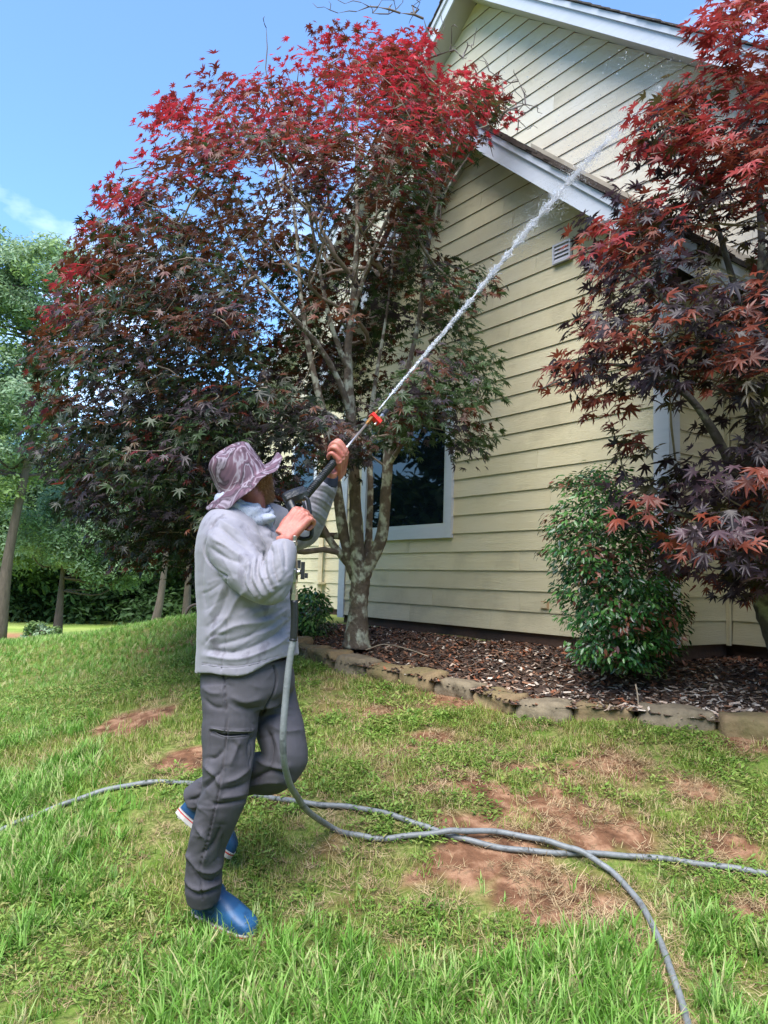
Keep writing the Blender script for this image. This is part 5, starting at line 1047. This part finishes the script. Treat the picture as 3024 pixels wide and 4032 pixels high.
_t = _N.new('ShaderNodeTexCoord'); _v = _N.new('ShaderNodeTexVoronoi'); _v.inputs['Scale'].default_value = 62; _v.feature = 'F1'; _L.new(_t.outputs['Object'], _v.inputs['Vector']); _n = _N.new('ShaderNodeTexNoise'); _n.inputs['Scale'].default_value = 46; _L.new(_t.outputs['Object'], _n.inputs['Vector'])
_a = _N.new('ShaderNodeMath'); _a.operation = 'ADD'; _L.new(_v.outputs['Distance'], _a.inputs[0]); _L.new(_n.outputs[0], _a.inputs[1]); _r = _N.new('ShaderNodeValToRGB'); cr_ = _r.color_ramp; cr_.interpolation = 'CONSTANT'
cr_.elements[0].position = 0; cr_.elements[0].color = lin(164, 172, 188); cr_.elements[1].position = .62; cr_.elements[1].color = lin(70, 78, 106); e_ = cr_.elements.new(.66); e_.color = lin(164, 172, 188); e_ = cr_.elements.new(.84); e_.color = lin(120, 130, 160); e_ = cr_.elements.new(.89); e_.color = lin(168, 174, 190)
_L.new(_a.outputs[0], _r.inputs[0]); _L.new(_r.outputs[0], _b.inputs['Base Color'])
V, F = neck_ring(527, 1102, 2.99, .108, .094, .40, .028, 3); ban = mobj('bandana', mesh('bandana', V, F, M_BAN, True))
V, F = neck_ring(530, 1090, 2.99, .094, .086, .42, .020, 5); mobj('bandana_fold', mesh('bandana_fold', V, F, M_BAN, True), ban)
V, F = ball(at(575, 1120, 2.93), (.040, .03, .022), np.stack([FD, RD, nrm(np.array([.3, 0, 1.]))])); mobj('bandana_knot', mesh('bandana_knot', V, F, M_BAN, True), ban)
# hat
M_CAMO = bpy.data.materials.new('camouflage_cloth'); M_CAMO.use_nodes = True; _N = M_CAMO.node_tree.nodes; _L = M_CAMO.node_tree.links; _b = _N['Principled BSDF']; _b.inputs['Roughness'].default_value = .8; _b.inputs['Specular IOR Level'].default_value = .25
_t = _N.new('ShaderNodeTexCoord'); _m = _N.new('ShaderNodeMapping'); _m.inputs['Rotation'].default_value = (.5, .35, .3); _m.inputs['Scale'].default_value = (6.5, 6.5, 2.6); _L.new(_t.outputs['Object'], _m.inputs[0])
_n = _N.new('ShaderNodeTexNoise'); _n.inputs['Scale'].default_value = 2.1; _n.inputs['Detail'].default_value = 3.5; _n.inputs['Distortion'].default_value = .6; _L.new(_m.outputs[0], _n.inputs['Vector'])
_r = _N.new('ShaderNodeValToRGB'); cr_ = _r.color_ramp; cr_.interpolation = 'EASE'; stops = [(0, (74, 52, 66)), (.36, (88, 60, 76)), (.41, (120, 88, 108)), (.45, (158, 142, 160)), (.475, (118, 80, 100)), (.52, (104, 72, 94)), (.55, (72, 52, 66)), (.60, (150, 134, 154)), (.625, (108, 78, 98)), (.7, (120, 88, 108))]
while len(cr_.elements) < len(stops): cr_.elements.new(.5)
for e_, (p_, c_) in zip(cr_.elements, stops): e_.position = p_; g_ = sum(c_) / 3; e_.color = lin(*[(.72 * q + .28 * g_) * .90 for q in c_])
_L.new(_n.outputs[0], _r.inputs[0]); _L.new(_r.outputs[0], _b.inputs['Base Color'])
_n2 = _N.new('ShaderNodeTexNoise'); _n2.inputs['Scale'].default_value = 300; _L.new(_t.outputs['Object'], _n2.inputs['Vector']); _bp = _N.new('ShaderNodeBump'); _bp.inputs['Strength'].default_value = .3; _bp.inputs['Distance'].default_value = .001; _L.new(_n2.outputs[0], _bp.inputs['Height']); _L.new(_bp.outputs[0], _b.inputs['Normal'])
TU = nrm(HU + np.array([-.10, -.16, 0])); TF = nrm(HF - TU * (HF @ TU)); TR_ = np.cross(TF, TU); HO = at(525, 1036, 2.99)
n = 96; prof = []                                 # crown from the top down, then brim outwards
def hatpt(a, rf, rs, h): return HO + TF * rf * math.cos(a) + TR_ * rs * math.sin(a) + TU * h
rows = [(.002, .136), (.03, .135), (.056, .130), (.073, .121), (.082, .111), (.086, .100), (.090, .075), (.094, .04), (.0965, .01), (.0985, -.004)]
V = []
for ri, (rr, h) in enumerate(rows):
    for j in range(n):
        a = 2 * math.pi * j / n; cr0 = 1 + .02 * math.sin(3 * a + ri * .4) + .015 * math.sin(7 * a + ri); V.append(hatpt(a, rr * 1.10 * cr0, rr * .93 * cr0, h + .006 * math.sin(2 * a + 1) * (ri / 9) + .004 * math.sin(5 * a)))
nb = 9
for bi in range(1, nb):
    t = bi / (nb - 1); 
    for j in range(n):
        a = 2 * math.pi * j / n; ca, sa = math.cos(a), math.sin(a); ext = .084 * t; wav = .009 * math.sin(4 * a + .8) + .005 * math.sin(9 * a)
        drop = -.006 - (.030 + .014 * sa + .0 * ca) * t ** 1.2 + wav * t + .022 * t * t * max(0, ca) + .026 * t * max(0, math.cos(a - .65))
        V.append(hatpt(a, .0985 * 1.10 + ext * .92, .0985 * .93 + ext * .82, drop))
V = np.array(V); m_ = len(V) // n; F = [(i * n + j, (i + 1) * n + j, (i + 1) * n + (j + 1) % n, i * n + (j + 1) % n) for i in range(m_ - 1) for j in range(n)] + [tuple(range(n))]
hm = mesh('hat', V, F, M_CAMO, True); hat = mobj('hat', hm); so = hat.modifiers.new('cloth_thickness', 'SOLIDIFY'); so.thickness = .003; so.offset = 0
mb = MB(); mb.tube([hatpt(2 * math.pi * j / 72, .0915 * 1.12, .0915 * .95, .012 + .006 * math.sin(4 * math.pi * j / 72 + 1) * .7) for j in range(73)], [(.0105, .0028)] * 73 if False else .0032, 6, False); mobj('hat_band', mb.mesh('hat_band', M_CAMO, True), hat)
M_BTN = mat('hat_snap', lin(150, 150, 170), .35, metal=.6)
for a in (1.15, 1.45, 4.6): 
    for rr in (.150,): V, F = ball(hatpt(a, .0985 * 1.10 + .038, .0985 * .93 + .034, -.026 if a < 3 else -.03), (.0052, .0052, .0022), np.stack([TF, TR_, TU]), 6); mobj('eyelet', mesh('eyelet', V, F, M_BTN, True), hat)

# ------------------------------------------------------------------ pressure washer gun, in his hands
def c5(x, y): return (1200 + x / 2.07375) / K, (1500 + y / 2.07375) / K
def on_lance(X):
    t = np.linspace(-.1, 1.5, 1600); P = G0 + (G1 - G0) * t[:, None]; px, _ = project(P); return P[int(np.argmin(np.abs(px - X)))]
M_BLK = mat('black_plastic', lin(26, 28, 32), .38, var=.2, vscale=20, bump=.2, bscale=120, c2=lin(70, 74, 80), c2s=14, c2lo=.6, c2hi=.7)
M_STL = mat('steel', lin(190, 186, 182), .28, metal=1); M_BRS = mat('brass', lin(190, 140, 84), .3, metal=1); M_RDP = mat('red_plastic', lin(210, 48, 34), .4)
M_HOSE = mat('grey_hose_rubber', lin(112, 116, 118), .5, var=.18, vscale=14, bump=.3, bscale=60, c2=lin(84, 88, 90), c2s=22, c2lo=.58, c2hi=.66)
gun = empty('pressure_washer_gun', tuple(G0)); tag(gun, 'black spray gun with coiled foregrip and steel lance held up by the man', 'spray gun')
GO = np.array(gun.location)
def gobj(name, V, F, mt, par=None, sm=True): return obj(name, mesh(name, np.asarray(V) - GO, F, mt, sm), par or gun)
P = np.array([at(*cr1(846, 650), 2.87), at(*cr1(880, 628), 2.875), at(*cr1(940, 605), 2.885), at(*cr1(1000, 580), 2.90), at(*cr1(1018, 572), 2.905)])
V, F = tube(smoothpath(P, 4), np.interp(np.linspace(0, 1, 17), [0, .1, .5, .9, 1], [.019, .027, .029, .024, .014]), 8, True, None, .72); body_g = gobj('gun_body', V, F, M_BLK, None, False)
for q in ((905, 600), (985, 590), (1010, 632)): V, F = ball(at(*cr1(*q), 2.862), (.003, .003, .003), None, 5); gobj('screw', V, F, M_BLK, body_g)
V, F = tube(smoothpath(np.array([at(*cr1(880, 650), 2.875), at(*cr1(925, 760), 2.85), at(*cr1(945, 860), 2.82), at(*cr1(935, 935), 2.775)]), 5), [.019] * 12 + [.017] * 4, 12, True, None, .8); gobj('grip', V, F, M_BLK)
V, F = tube(smoothpath(np.array([at(*cr1(q[0], q[1]), 2.84) for q in [(1000, 615), (1032, 650), (1048, 760), (1060, 880), (1050, 935), (1000, 950), (950, 938)]]), 6), .0062, 8, True, (0, 1, 0), 1.3); gobj('trigger_guard', V, F, M_BLK)
V, F = tube(smoothpath(np.array([at(*cr1(q[0], q[1]), 2.84) for q in [(990, 650), (1012, 740), (1014, 830), (1020, 880)]]), 5), .006, 8); gobj('trigger', V, F, M_BLK)
a_ = on_lance(cr1(1005, 560)[0]); b_ = on_lance(cr1(1246, 290)[0]); n_ = 29 * 6
t = np.linspace(0, 1, n_); R = .0105 + .0062 * np.clip(.5 + np.sin(t * 24 * 2 * math.pi), 0, 1) * np.minimum(1, np.minimum(t, 1 - t) * 30); V, F = tube(a_ + (b_ - a_) * t[:, None], R, 14); gobj('coiled_grip', V, F, M_BLK, None, True)
V, F = tube(np.array([a_ - GL * .03, a_ + GL * .002]), .009, 10); gobj('lance_nut', V, F, M_BRS)
e1 = on_lance(c5(505, 318)[0]); e2 = on_lance(c5(548, 272)[0]); e3 = on_lance(c5(600, 218)[0])
V, F = tube(np.array([b_ - GL * .01, e1]), .0052, 10); gobj('lance_tube', V, F, mat('lance_steel', lin(214, 204, 200), .3, metal=.85))
V, F = tube(np.array([e1 - GL * .004, e1 + GL * .012, e1 + GL * .013, e2, e2 + GL * .001, e3 - GL * .02, e3]), [.0085, .0085, .0105, .0105, .008, .008, .0055], 6); gobj('brass_coupling', V, F, M_BRS, None, False)
off = at(*c5(612, 268), 3.40) - on_lance(c5(560, 262)[0]); off = off - GL * (off @ GL); off = nrm(off) * .030
AX = np.stack([GL, nrm(off), np.cross(GL, nrm(off))])
mb = MB(); mb.box(e2 + GL * .012 + off * .55, (.020, .050, .022), AX); mb.box(e2 + GL * .012 + off * .0, (.022, .026, .026), AX); mb.box(e2 + GL * .012 + off, (.024, .026, .026), AX); gobj('red_bracket', np.concatenate(mb.V), mb.F, M_RDP, None, False)
s0 = e2 + off - GL * .022
for nm, a0, a1, r_, mt in (('nozzle_stub', 0, .03, .0055, M_STL), ('brass_collar', .046, .066, .0095, M_BRS), ('nozzle_collar', .067, .092, .0105, M_STL), ('nozzle_cap', .093, .135, .0125, M_BLK)):
    V, F = tube(np.array([s0 + GL * a0, s0 + GL * (a0 + .002), s0 + GL * (a1 - .004), s0 + GL * a1]), [r_ * .8, r_, r_, r_ * .75], 8); gobj(nm, V, F, mt, None, nm == 'nozzle_stub')
VD = 2.735
def stack(y0, y1, x0, x1, r, mt, nm, seg=10, sm=False):
    a, b = at(*cr1(x0, y0), VD), at(*cr1(x1, y1), VD); V, F = tube(np.array([a, a + (b - a) * .06, a + (b - a) * .94, b]), [r * .86, r, r, r * .86], seg); return gobj(nm, V, F, mt, None, sm)
for y0, y1, x, r, nm, mt, sg in ((925, 968, 926, .0085, 'hex_nut', M_STL, 6), (968, 1000, 925, .0115, 'hex_nut', M_STL, 6), (1000, 1065, 925, .0080, 'swivel_barrel', M_STL, 12), (1065, 1125, 924, .0105, 'hex_nut', M_STL, 6), (1125, 1185, 923, .0125, 'hex_nut', M_STL, 6),
                             (1185, 1300, 920, .0150, 'valve_body', M_STL, 14), (1300, 1345, 919, .0095, 'hex_nut', M_STL, 6), (1345, 1385, 919, .0130, 'coupler_ring', M_STL, 14), (1385, 1436, 920, .0140, 'hex_nut', M_STL, 6)):
    stack(y0, y1, x, x - 2, r, mt, nm, sg)
V, F = tube(np.array([at(*cr1(930, 1218), VD), at(*cr1(975, 1210), VD - .012)]), [.011, .0085], 12); gobj('valve_stem', V, F, M_STL)
mb = MB(); mb.box(at(*cr1(990, 1200), VD - .012), (.012, .022, .062), None); mb.box(at(*cr1(1018, 1240), VD - .012), (.010, .018, .018), None); mb.box(at(*cr1(960, 1150), VD + .01), (.012, .010, .03), None); gobj('valve_handle', np.concatenate(mb.V), mb.F, M_BLK, None, False)
V, F = tube(smoothpath(np.array([at(*cr1(921, 1434), VD), at(*cr1(925, 1560), VD), at(*cr1(920, 1700), VD), at(*cr1(914, 1755), VD)]), 6), [.0135] * 16 + [.0125, .0155, .015], 14); gobj('hose_sleeve', V, F, M_BLK)
# hoses
H1 = [at(*cr1(914, 1745), VD), at(624, 1440, 2.73), at(618, 1500, 2.725), at(612, 1570, 2.72), at(612, 1625, 2.735), at(619, 1672, 2.80), at(636, 1712, 2.93), at(664, 1750, 3.12)]
H1 += [onground(X, Y, .015 + l_) for X, Y, l_ in [(716, 1788, .012), (760, 1802, .008), (820, 1811, .004), (890, 1805, .010), (955, 1797, .032), (1000, 1794, .034), (1080, 1798, .012), (1160, 1812, .010), (1215, 1826, .024), (1262, 1843, .032), (1310, 1874, .01), (1355, 1916, .006), (1392, 1966, .004), (1424, 2030, .004), (1450, 2098, .004), (1474, 2170, .006), (1494, 2240, .006), (1510, 2320, .006)]]
H2 = [onground(X, Y, .016) for X, Y in [(-90, 1830), (-20, 1802), (40, 1776), (100, 1752), (165, 1727), (235, 1705), (305, 1692), (375, 1689), (440, 1697), (505, 1712), (580, 1722), (650, 1733), (715, 1740), (780, 1746), (850, 1762), (905, 1781), (960, 1800), (1030, 1820), (1110, 1835), (1200, 1842), (1300, 1845), (1400, 1852), (1500, 1864), (1600, 1878), (1700, 1892), (1800, 1906)]]
for pts, lb in ((H1, 'grey hose hanging from the spray gun and curving to the bottom right of the lawn'), (H2, 'grey hose lying across the whole lawn from the left edge to the right')):
    Q = smoothpath(np.array(pts), 7); Q[:, 2] += .002 * np.sin(np.arange(len(Q)) * .6); o0 = Q[0]
    V, F = tube(Q - o0, .0122, 14); o = obj('pressure_hose', mesh('pressure_hose', V, F, M_HOSE, True), None, tuple(o0)); tag(o, lb, 'hose', 'grey pressure hoses on the lawn')
# ------------------------------------------------------------------ the jet of water
JI = [(836, 862), (900, 787), (960, 716), (1020, 645), (1080, 571), (1140, 497), (1200, 426), (1260, 358), (1320, 298), (1380, 243), (1425, 190), (1445, 150)]
acc = np.concatenate([[0], np.cumsum([math.hypot(JI[i + 1][0] - JI[i][0], JI[i + 1][1] - JI[i][1]) for i in range(len(JI) - 1)])]); acc /= acc[-1]
i0, i1 = 1 / 3.47, 1 / 6.05; JP = np.array([at(X, Y, 1 / (i0 + (i1 - i0) * a)) for (X, Y), a in zip(JI, acc)]); JP[0] = e3; JQ = smoothpath(JP, 30); jt = np.linspace(0, 1, len(JQ))
M_WAT = bpy.data.materials.new('spray_water'); M_WAT.use_nodes = True; _b = M_WAT.node_tree.nodes['Principled BSDF']; _b.inputs['Base Color'].default_value = (.93, .95, 1, 1); _b.inputs['Roughness'].default_value = .12; _b.inputs['Transmission Weight'].default_value = .65; _b.inputs['IOR'].default_value = 1.33; _b.inputs['Specular IOR Level'].default_value = .8
r = np.random.default_rng(50); mb = MB()
k_ = int(len(JQ) * .26); tt = jt[:k_]; bead = .5 + .5 * np.sin(np.arange(k_) * 1.5 + 2.2 * np.sin(np.arange(k_) * .37))
Rr = np.interp(tt, [0, .05, .12, .19, .26], [.0035, .0052, .0068, .0075, .002]) * (.62 + .6 * bead); wob = np.cumsum(r.normal(0, .0006, (k_, 3)), 0) * np.clip(tt * 8, 0, 1)[:, None]
mb.tube(JQ[:k_] + wob, Rr, 9); mb.tube(JQ[:k_] + wob + np.stack([np.sin(np.arange(k_) * .8), np.cos(np.arange(k_) * .8), np.sin(np.arange(k_) * .8 + 1)], 1) * Rr[:, None] * .8, Rr * .55, 6)
V = [np.concatenate(mb.V)]; F = list(mb.F); base_n = len(V[0])
OCT = np.array([(1, 0, 0), (-1, 0, 0), (0, 1, 0), (0, -1, 0), (0, 0, 1.), (0, 0, -1)]); OF = [(0, 2, 4), (2, 1, 4), (1, 3, 4), (3, 0, 4), (2, 0, 5), (1, 2, 5), (3, 1, 5), (0, 3, 5)]
def drops(C_, S_, D_, st):
    global base_n
    D_ = nrm(D_); A = nrm(np.cross(D_, r.normal(0, 1, D_.shape))); B = np.cross(D_, A)
    v = C_[:, None] + S_[:, None, None] * (D_[:, None] * OCT[None, :, 0:1] * st[:, None, None] + A[:, None] * OCT[None, :, 1:2] + B[:, None] * OCT[None, :, 2:3]); V.append(v.reshape(-1, 3))
    F.extend((np.array(OF)[None] + (base_n + np.arange(len(C_))[:, None, None] * 6)).reshape(-1, 3).tolist()); base_n += len(C_) * 6
nd = 21000; u = r.random(nd) ** 1.05 * .90 + .03; j = (u * (len(JQ) - 1)).astype(int); dr = nrm(np.gradient(JQ, axis=0))[j]
rad = np.interp(u, [0, .1, .25, .4, .55, .7, .85, .9], [.003, .005, .008, .014, .022, .036, .058, .075]); pulse = .75 + .4 * np.sin(u * 150) * (u > .25) + .2 * np.sin(u * 61)
C_ = JQ[j] + r.normal(0, 1, (nd, 3)) * (rad * pulse * .62)[:, None] * np.where(r.random(nd) < .13, 1.9, 1)[:, None]; S_ = r.uniform(.0011, .0031, nd) * np.interp(u, [0, .4, .7, .9], [1, 1.1, .85, .45]); drops(C_, S_, dr + r.normal(0, .35, (nd, 3)), r.uniform(1.2, 3.5, nd))
nd = 9000; u = r.uniform(.4, 1, nd); j = (u * (len(JQ) - 1)).astype(int); C_ = JQ[j] + r.normal(0, 1, (nd, 3)) * (np.interp(u, [.55, .8, 1], [.06, .12, .2]))[:, None]; ok = (C_ @ HN) < 5.66; drops(C_[ok], r.uniform(.0008, .0019, nd)[ok], r.normal(0, 1, (nd, 3))[ok], r.uniform(1, 2, nd)[ok])
# droplets thrown back and falling in front of the gable
nd = 230; X = r.uniform(1080, 1480, nd); Y = 60 + (X - 1080) * .18 + np.abs(r.normal(0, 120, nd)); C_ = np.array([at(x, y, d) for x, y, d in zip(X, Y, r.uniform(4.9, 5.9, nd))]); ok = (C_ @ HN) < 5.4; drops(C_[ok], r.uniform(.0018, .0042, nd)[ok], r.normal(0, 1, (nd, 3))[ok], r.uniform(1, 2.2, nd)[ok])
tag(obj('water_jet', mesh('water_jet', np.concatenate(V), F, M_WAT, True)), 'white jet of water breaking into droplets between the lance and the upper gable', 'water jet', kind='stuff')

# ------------------------------------------------------------------ small wheel lying on the rise
wc = at(425, 1330, 9.1); wh = empty('wheel', (wc[0], wc[1], float(height(wc[0], wc[1])) + .02)); tag(wh, 'small dark wheel half hidden behind the grassy rise beside the man', 'wheel')
def ring(R_, r_, n=40, m_=8, fl=1):
    P = [(R_ * math.cos(a), 0, R_ * math.sin(a)) for a in np.linspace(0, 2 * math.pi, n)]; return tube(np.array(P), r_, m_, False, (0, 1, 0), fl)
V, F = ring(.125, .018); obj('tyre', mesh('tyre', V, F, mat('tyre_rubber', lin(88, 78, 72), .9, var=.3, vscale=40), True), wh)
V, F = ring(.105, .006); obj('rim', mesh('rim', V, F, M_STL, True), wh)
mb = MB()
for i in range(10): a = i * math.pi / 5; mb.tube([(0, 0, 0), (.104 * math.cos(a), 0, .104 * math.sin(a))], .0015, 4)
mb.build('spokes', M_STL, wh)

# ------------------------------------------------------------------ grass
def blade(L, w, lean, az, x0=0, y0=0, seg=4, curl=1.0):
    P = []; h = 0; o_ = 0
    for i in range(seg + 1):
        t = i / seg; a = lean + curl * t * t; P.append((o_, h)); o_ += math.sin(a) * L / seg; h += math.cos(a) * L / seg
    V = []; F = []
    for i, (o_, h) in enumerate(P):
        ww = w * (1 - (i / seg) ** 1.6) * .5 + .0002; ca, sa = math.cos(az), math.sin(az)
        V += [(x0 + ca * o_ - sa * ww, y0 + sa * o_ + ca * ww, h), (x0 + ca * o_ + sa * ww, y0 + sa * o_ - ca * ww, h)]
    for i in range(seg): F.append((2 * i, 2 * i + 1, 2 * i + 3, 2 * i + 2))
    return V, F
def grassmat(name, stops, rough=.5, trans=.35):
    m = bpy.data.materials.new(name); m.use_nodes = True; N = m.node_tree.nodes; L = m.node_tree.links; b = N['Principled BSDF']; b.inputs['Roughness'].default_value = rough; b.inputs['Specular IOR Level'].default_value = .35
    oi = N.new('ShaderNodeObjectInfo'); rp = N.new('ShaderNodeValToRGB'); cr = rp.color_ramp
    while len(cr.elements) < len(stops): cr.elements.new(.5)
    for e_, (p_, c_) in zip(cr.elements, stops): e_.position = p_; e_.color = lin(*[min(255, q * 1.08) for q in c_])
    L.new(oi.outputs['Random'], rp.inputs[0]); L.new(rp.outputs[0], b.inputs['Base Color']); t = N.new('ShaderNodeBsdfTranslucent'); L.new(rp.outputs[0], t.inputs[0]); x = N.new('ShaderNodeMixShader'); x.inputs[0].default_value = trans
    L.new(b.outputs[0], x.inputs[1]); L.new(t.outputs[0], x.inputs[2]); L.new(x.outputs[0], N['Material Output'].inputs[0]); return m
M_G1 = grassmat('grass_blade', [(0, (74, 112, 38)), (.35, (102, 146, 54)), (.65, (128, 166, 80)), (.85, (148, 164, 100)), (1, (172, 164, 120))])
M_G2 = grassmat('short_grass', [(0, (90, 116, 44)), (.4, (120, 144, 58)), (.7, (148, 154, 84)), (.85, (160, 148, 100)), (1, (176, 162, 120))])
M_G3 = grassmat('weed_leaf', [(0, (84, 116, 48)), (.5, (112, 142, 60)), (.85, (138, 156, 82)), (1, (150, 140, 90))])
M_G4 = grassmat('dry_straw', [(0, (118, 98, 70)), (.5, (150, 128, 96)), (1, (180, 160, 126))], .8, .1)
tcol = bpy.data.collections.new('grass_templates'); tmpl = []
def add_t(V, F, mt):
    o = bpy.data.objects.new('grass_tuft_%02d' % len(tmpl), mesh('grass_tuft', V, F, mt)); tcol.objects.link(o); tmpl.append(o)
rr = random.Random(99)
for k in range(5):
    mb = MB()
    for i in range(8): mb.add(*blade(rr.uniform(.04, .12), rr.uniform(.0045, .0092), rr.uniform(.1, 1.15), rr.uniform(0, 6.28), rr.uniform(-.02, .02), rr.uniform(-.02, .02), 4, rr.uniform(.3, 1.5)))
    add_t(np.concatenate(mb.V), mb.F, M_G1)
for k in range(4):
    mb = MB()
    for i in range(13): mb.add(*blade(rr.uniform(.018, .05), rr.uniform(.0022, .004), rr.uniform(.1, .9), rr.uniform(0, 6.28), rr.uniform(-.03, .03), rr.uniform(-.03, .03), 2, rr.uniform(.2, 1.2)))
    add_t(np.concatenate(mb.V), mb.F, M_G2)
for k in range(3):
    V_, F_ = [], []; ol = oval_leaf()
    for i in range(13):
        a = rr.uniform(0, 6.28); s_ = rr.uniform(.010, .022); x0, y0, z0 = rr.uniform(-.028, .028), rr.uniform(-.028, .028), rr.uniform(.004, .022); ti = rr.uniform(-.1, .6); q = ol[0] * s_
        yy = q[:, 1] * math.cos(ti) - q[:, 2] * math.sin(ti); zz = q[:, 1] * math.sin(ti) + q[:, 2] * math.cos(ti); n0 = len(V_)
        V_ += [(x0 + q[j, 0] * math.cos(a) - yy[j] * math.sin(a), y0 + q[j, 0] * math.sin(a) + yy[j] * math.cos(a), z0 + zz[j]) for j in range(len(q))]; F_ += [tuple(int(v) + n0 for v in f) for f in ol[1]]
    add_t(V_, F_, M_G3)
for k in range(3):
    mb = MB()
    for i in range(11): mb.add(*blade(rr.uniform(.025, .07), rr.uniform(.0016, .003), rr.uniform(1.0, 1.55), rr.uniform(0, 6.28), rr.uniform(-.03, .03), rr.uniform(-.03, .03), 2, rr.uniform(-.3, .5)))
    add_t(np.concatenate(mb.V), mb.F, M_G4)
def outside_bed(x, y): return ~inpoly(x, y, poly) & (linedist(x, y, [tuple(p[:2]) for p in EP]) > .03) & ((x * HN[0] + y * HN[1]) < 4.9)
def scatter(name, n, box, dens, kinds, sc, seed, label, lift=0):
    r = np.random.default_rng(seed); x = r.uniform(box[0], box[1], n); y = r.uniform(box[2], box[3], n); k = (r.random(n) < dens(x, y)) & outside_bed(x, y); x, y = x[k], y[k]
    z = height(x, y) + lift; me = bpy.data.meshes.new(name); me.vertices.add(len(x)); me.vertices.foreach_set('co', np.stack([x, y, z], 1).astype(np.float32).ravel())
    a = me.attributes.new('scl', 'FLOAT', 'POINT'); a.data.foreach_set('value', (sc(x, y) * r.uniform(.65, 1.25, len(x))).astype(np.float32))
    a = me.attributes.new('idx', 'INT', 'POINT'); a.data.foreach_set('value', r.choice(kinds, len(x)).astype(np.int32))
    rot = np.stack([r.normal(0, .14, len(x)), r.normal(0, .14, len(x)), r.uniform(0, 6.28, len(x))], 1); a = me.attributes.new('rot', 'FLOAT_VECTOR', 'POINT'); a.data.foreach_set('vector', rot.astype(np.float32).ravel())
    o = obj(name, me); ng = bpy.data.node_groups.new(name, 'GeometryNodeTree'); ng.interface.new_socket('Geometry', in_out='INPUT', socket_type='NodeSocketGeometry'); ng.interface.new_socket('Geometry', in_out='OUTPUT', socket_type='NodeSocketGeometry')
    N = ng.nodes; L = ng.links; gi = N.new('NodeGroupInput'); go = N.new('NodeGroupOutput'); ip = N.new('GeometryNodeInstanceOnPoints'); ci_ = N.new('GeometryNodeCollectionInfo'); ci_.inputs[0].default_value = tcol; ci_.inputs[1].default_value = True; ci_.inputs[2].default_value = True
    def na(nm, t): q = N.new('GeometryNodeInputNamedAttribute'); q.data_type = t; q.inputs[0].default_value = nm; return q.outputs[0]
    L.new(gi.outputs[0], ip.inputs['Points']); L.new(ci_.outputs[0], ip.inputs['Instance']); ip.inputs['Pick Instance'].default_value = True
    L.new(na('idx', 'INT'), ip.inputs['Instance Index']); L.new(na('scl', 'FLOAT'), ip.inputs['Scale'])
    e2r = N.new('FunctionNodeEulerToRotation'); L.new(na('rot', 'FLOAT_VECTOR'), e2r.inputs[0]); L.new(e2r.outputs[0], ip.inputs['Rotation']); L.new(ip.outputs[0], go.inputs[0])
    md = o.modifiers.new('scatter', 'NODES'); md.node_group = ng; tag(o, label, 'grass', kind='stuff'); return len(x)
def tall_mask(x, y):
    P = np.stack([x, y, np.zeros_like(x) + .1], 1); P[:, 2] = height(x, y); px, py = project(P); n = vnoise(x + 5, y + 2, 2.4, 3)
    front = np.clip((py - 1930) / 170, 0, 1); left = np.clip((330 - px) / 240, 0, 1) * np.clip((py - 1500) / 130, 0, 1); mid_ = np.clip((px - 950) / 200, 0, 1) * np.clip((py - 1850) / 150, 0, 1) * .6
    return np.clip(np.maximum(np.maximum(front, left), mid_) * np.clip((n - .36) * 6, .04, 1), 0, 1)
B_ = lambda x, y: 1 - bareness(x, y)
HL_ = [(p[0], p[1]) for p in H1[8:]]; HL2 = [(p[0], p[1]) for p in H2]
def clearh(x, y): d = np.minimum(linedist(x, y, HL_), linedist(x, y, HL2)); py_ = project(np.stack([x, y, height(x, y)], 1))[1]; return np.clip((d - .03) / .14, .0, 1)
inv = lambda x, y: np.ones_like(x)
ns = [scatter('tall_grass', 100000, (-3.2, 3.2, 1.9, 6.4), lambda x, y: tall_mask(x, y) * B_(x, y) ** .7 * clearh(x, y) * .6, [0, 1, 2, 3, 4], lambda x, y: .6 + .5 * tall_mask(x, y), 61, 'long bright green grass blades growing in the near and left lawn'),
      scatter('short_grass', 120000, (-3.6, 4.0, 2.1, 7.2), lambda x, y: (.14 + .86 * np.clip(1.3 - (y - 2.6) / 5, .4, 1)) * np.clip(B_(x, y) * 1.1 - .05, .03, 1) * np.clip((vnoise(x, y, 4.2, 3) - .40) * 6, .10, 1) * .62 * np.clip(clearh(x, y), .15, 1), [5, 6, 7, 8, 5, 6, 7, 8, 14], lambda x, y: 1.0 + .1 * (y - 3), 62, 'short thin grass over the middle of the lawn'),
      scatter('clover', 62000, (-3.6, 4.0, 2.3, 7.0), lambda x, y: np.clip((vnoise(x + 7, y + 3, 3.1, 4) - .44) * 5, 0, .75) * B_(x, y), [9, 10, 11], lambda x, y: 1.15 + .12 * (y - 3), 63, 'low broad leaved weeds and clover patches in the lawn'),
      scatter('dry_thatch', 52000, (-2.2, 4.0, 2.3, 6.4), lambda x, y: np.clip((vnoise(x + 1, y + 9, 3.4, 3) - .34) * 4, 0.12, 1) * np.clip(.35 + (x + .6) / 1.6, .2, 1) * .55, [12, 13, 14], lambda x, y: 1 + 0 * x, 64, 'dry tan straw and dead grass on the worn ground', .003),
      scatter('short_grass', 90000, (-7.5, -.3, 6.6, 14.5), lambda x, y: np.clip(1.2 - (y - 6.6) / 9, .3, 1) * .8, [5, 6, 7, 8, 1, 3], lambda x, y: .62 + .03 * (y - 6), 65, 'green grass on the rise behind the man')]
print('grass', ns)
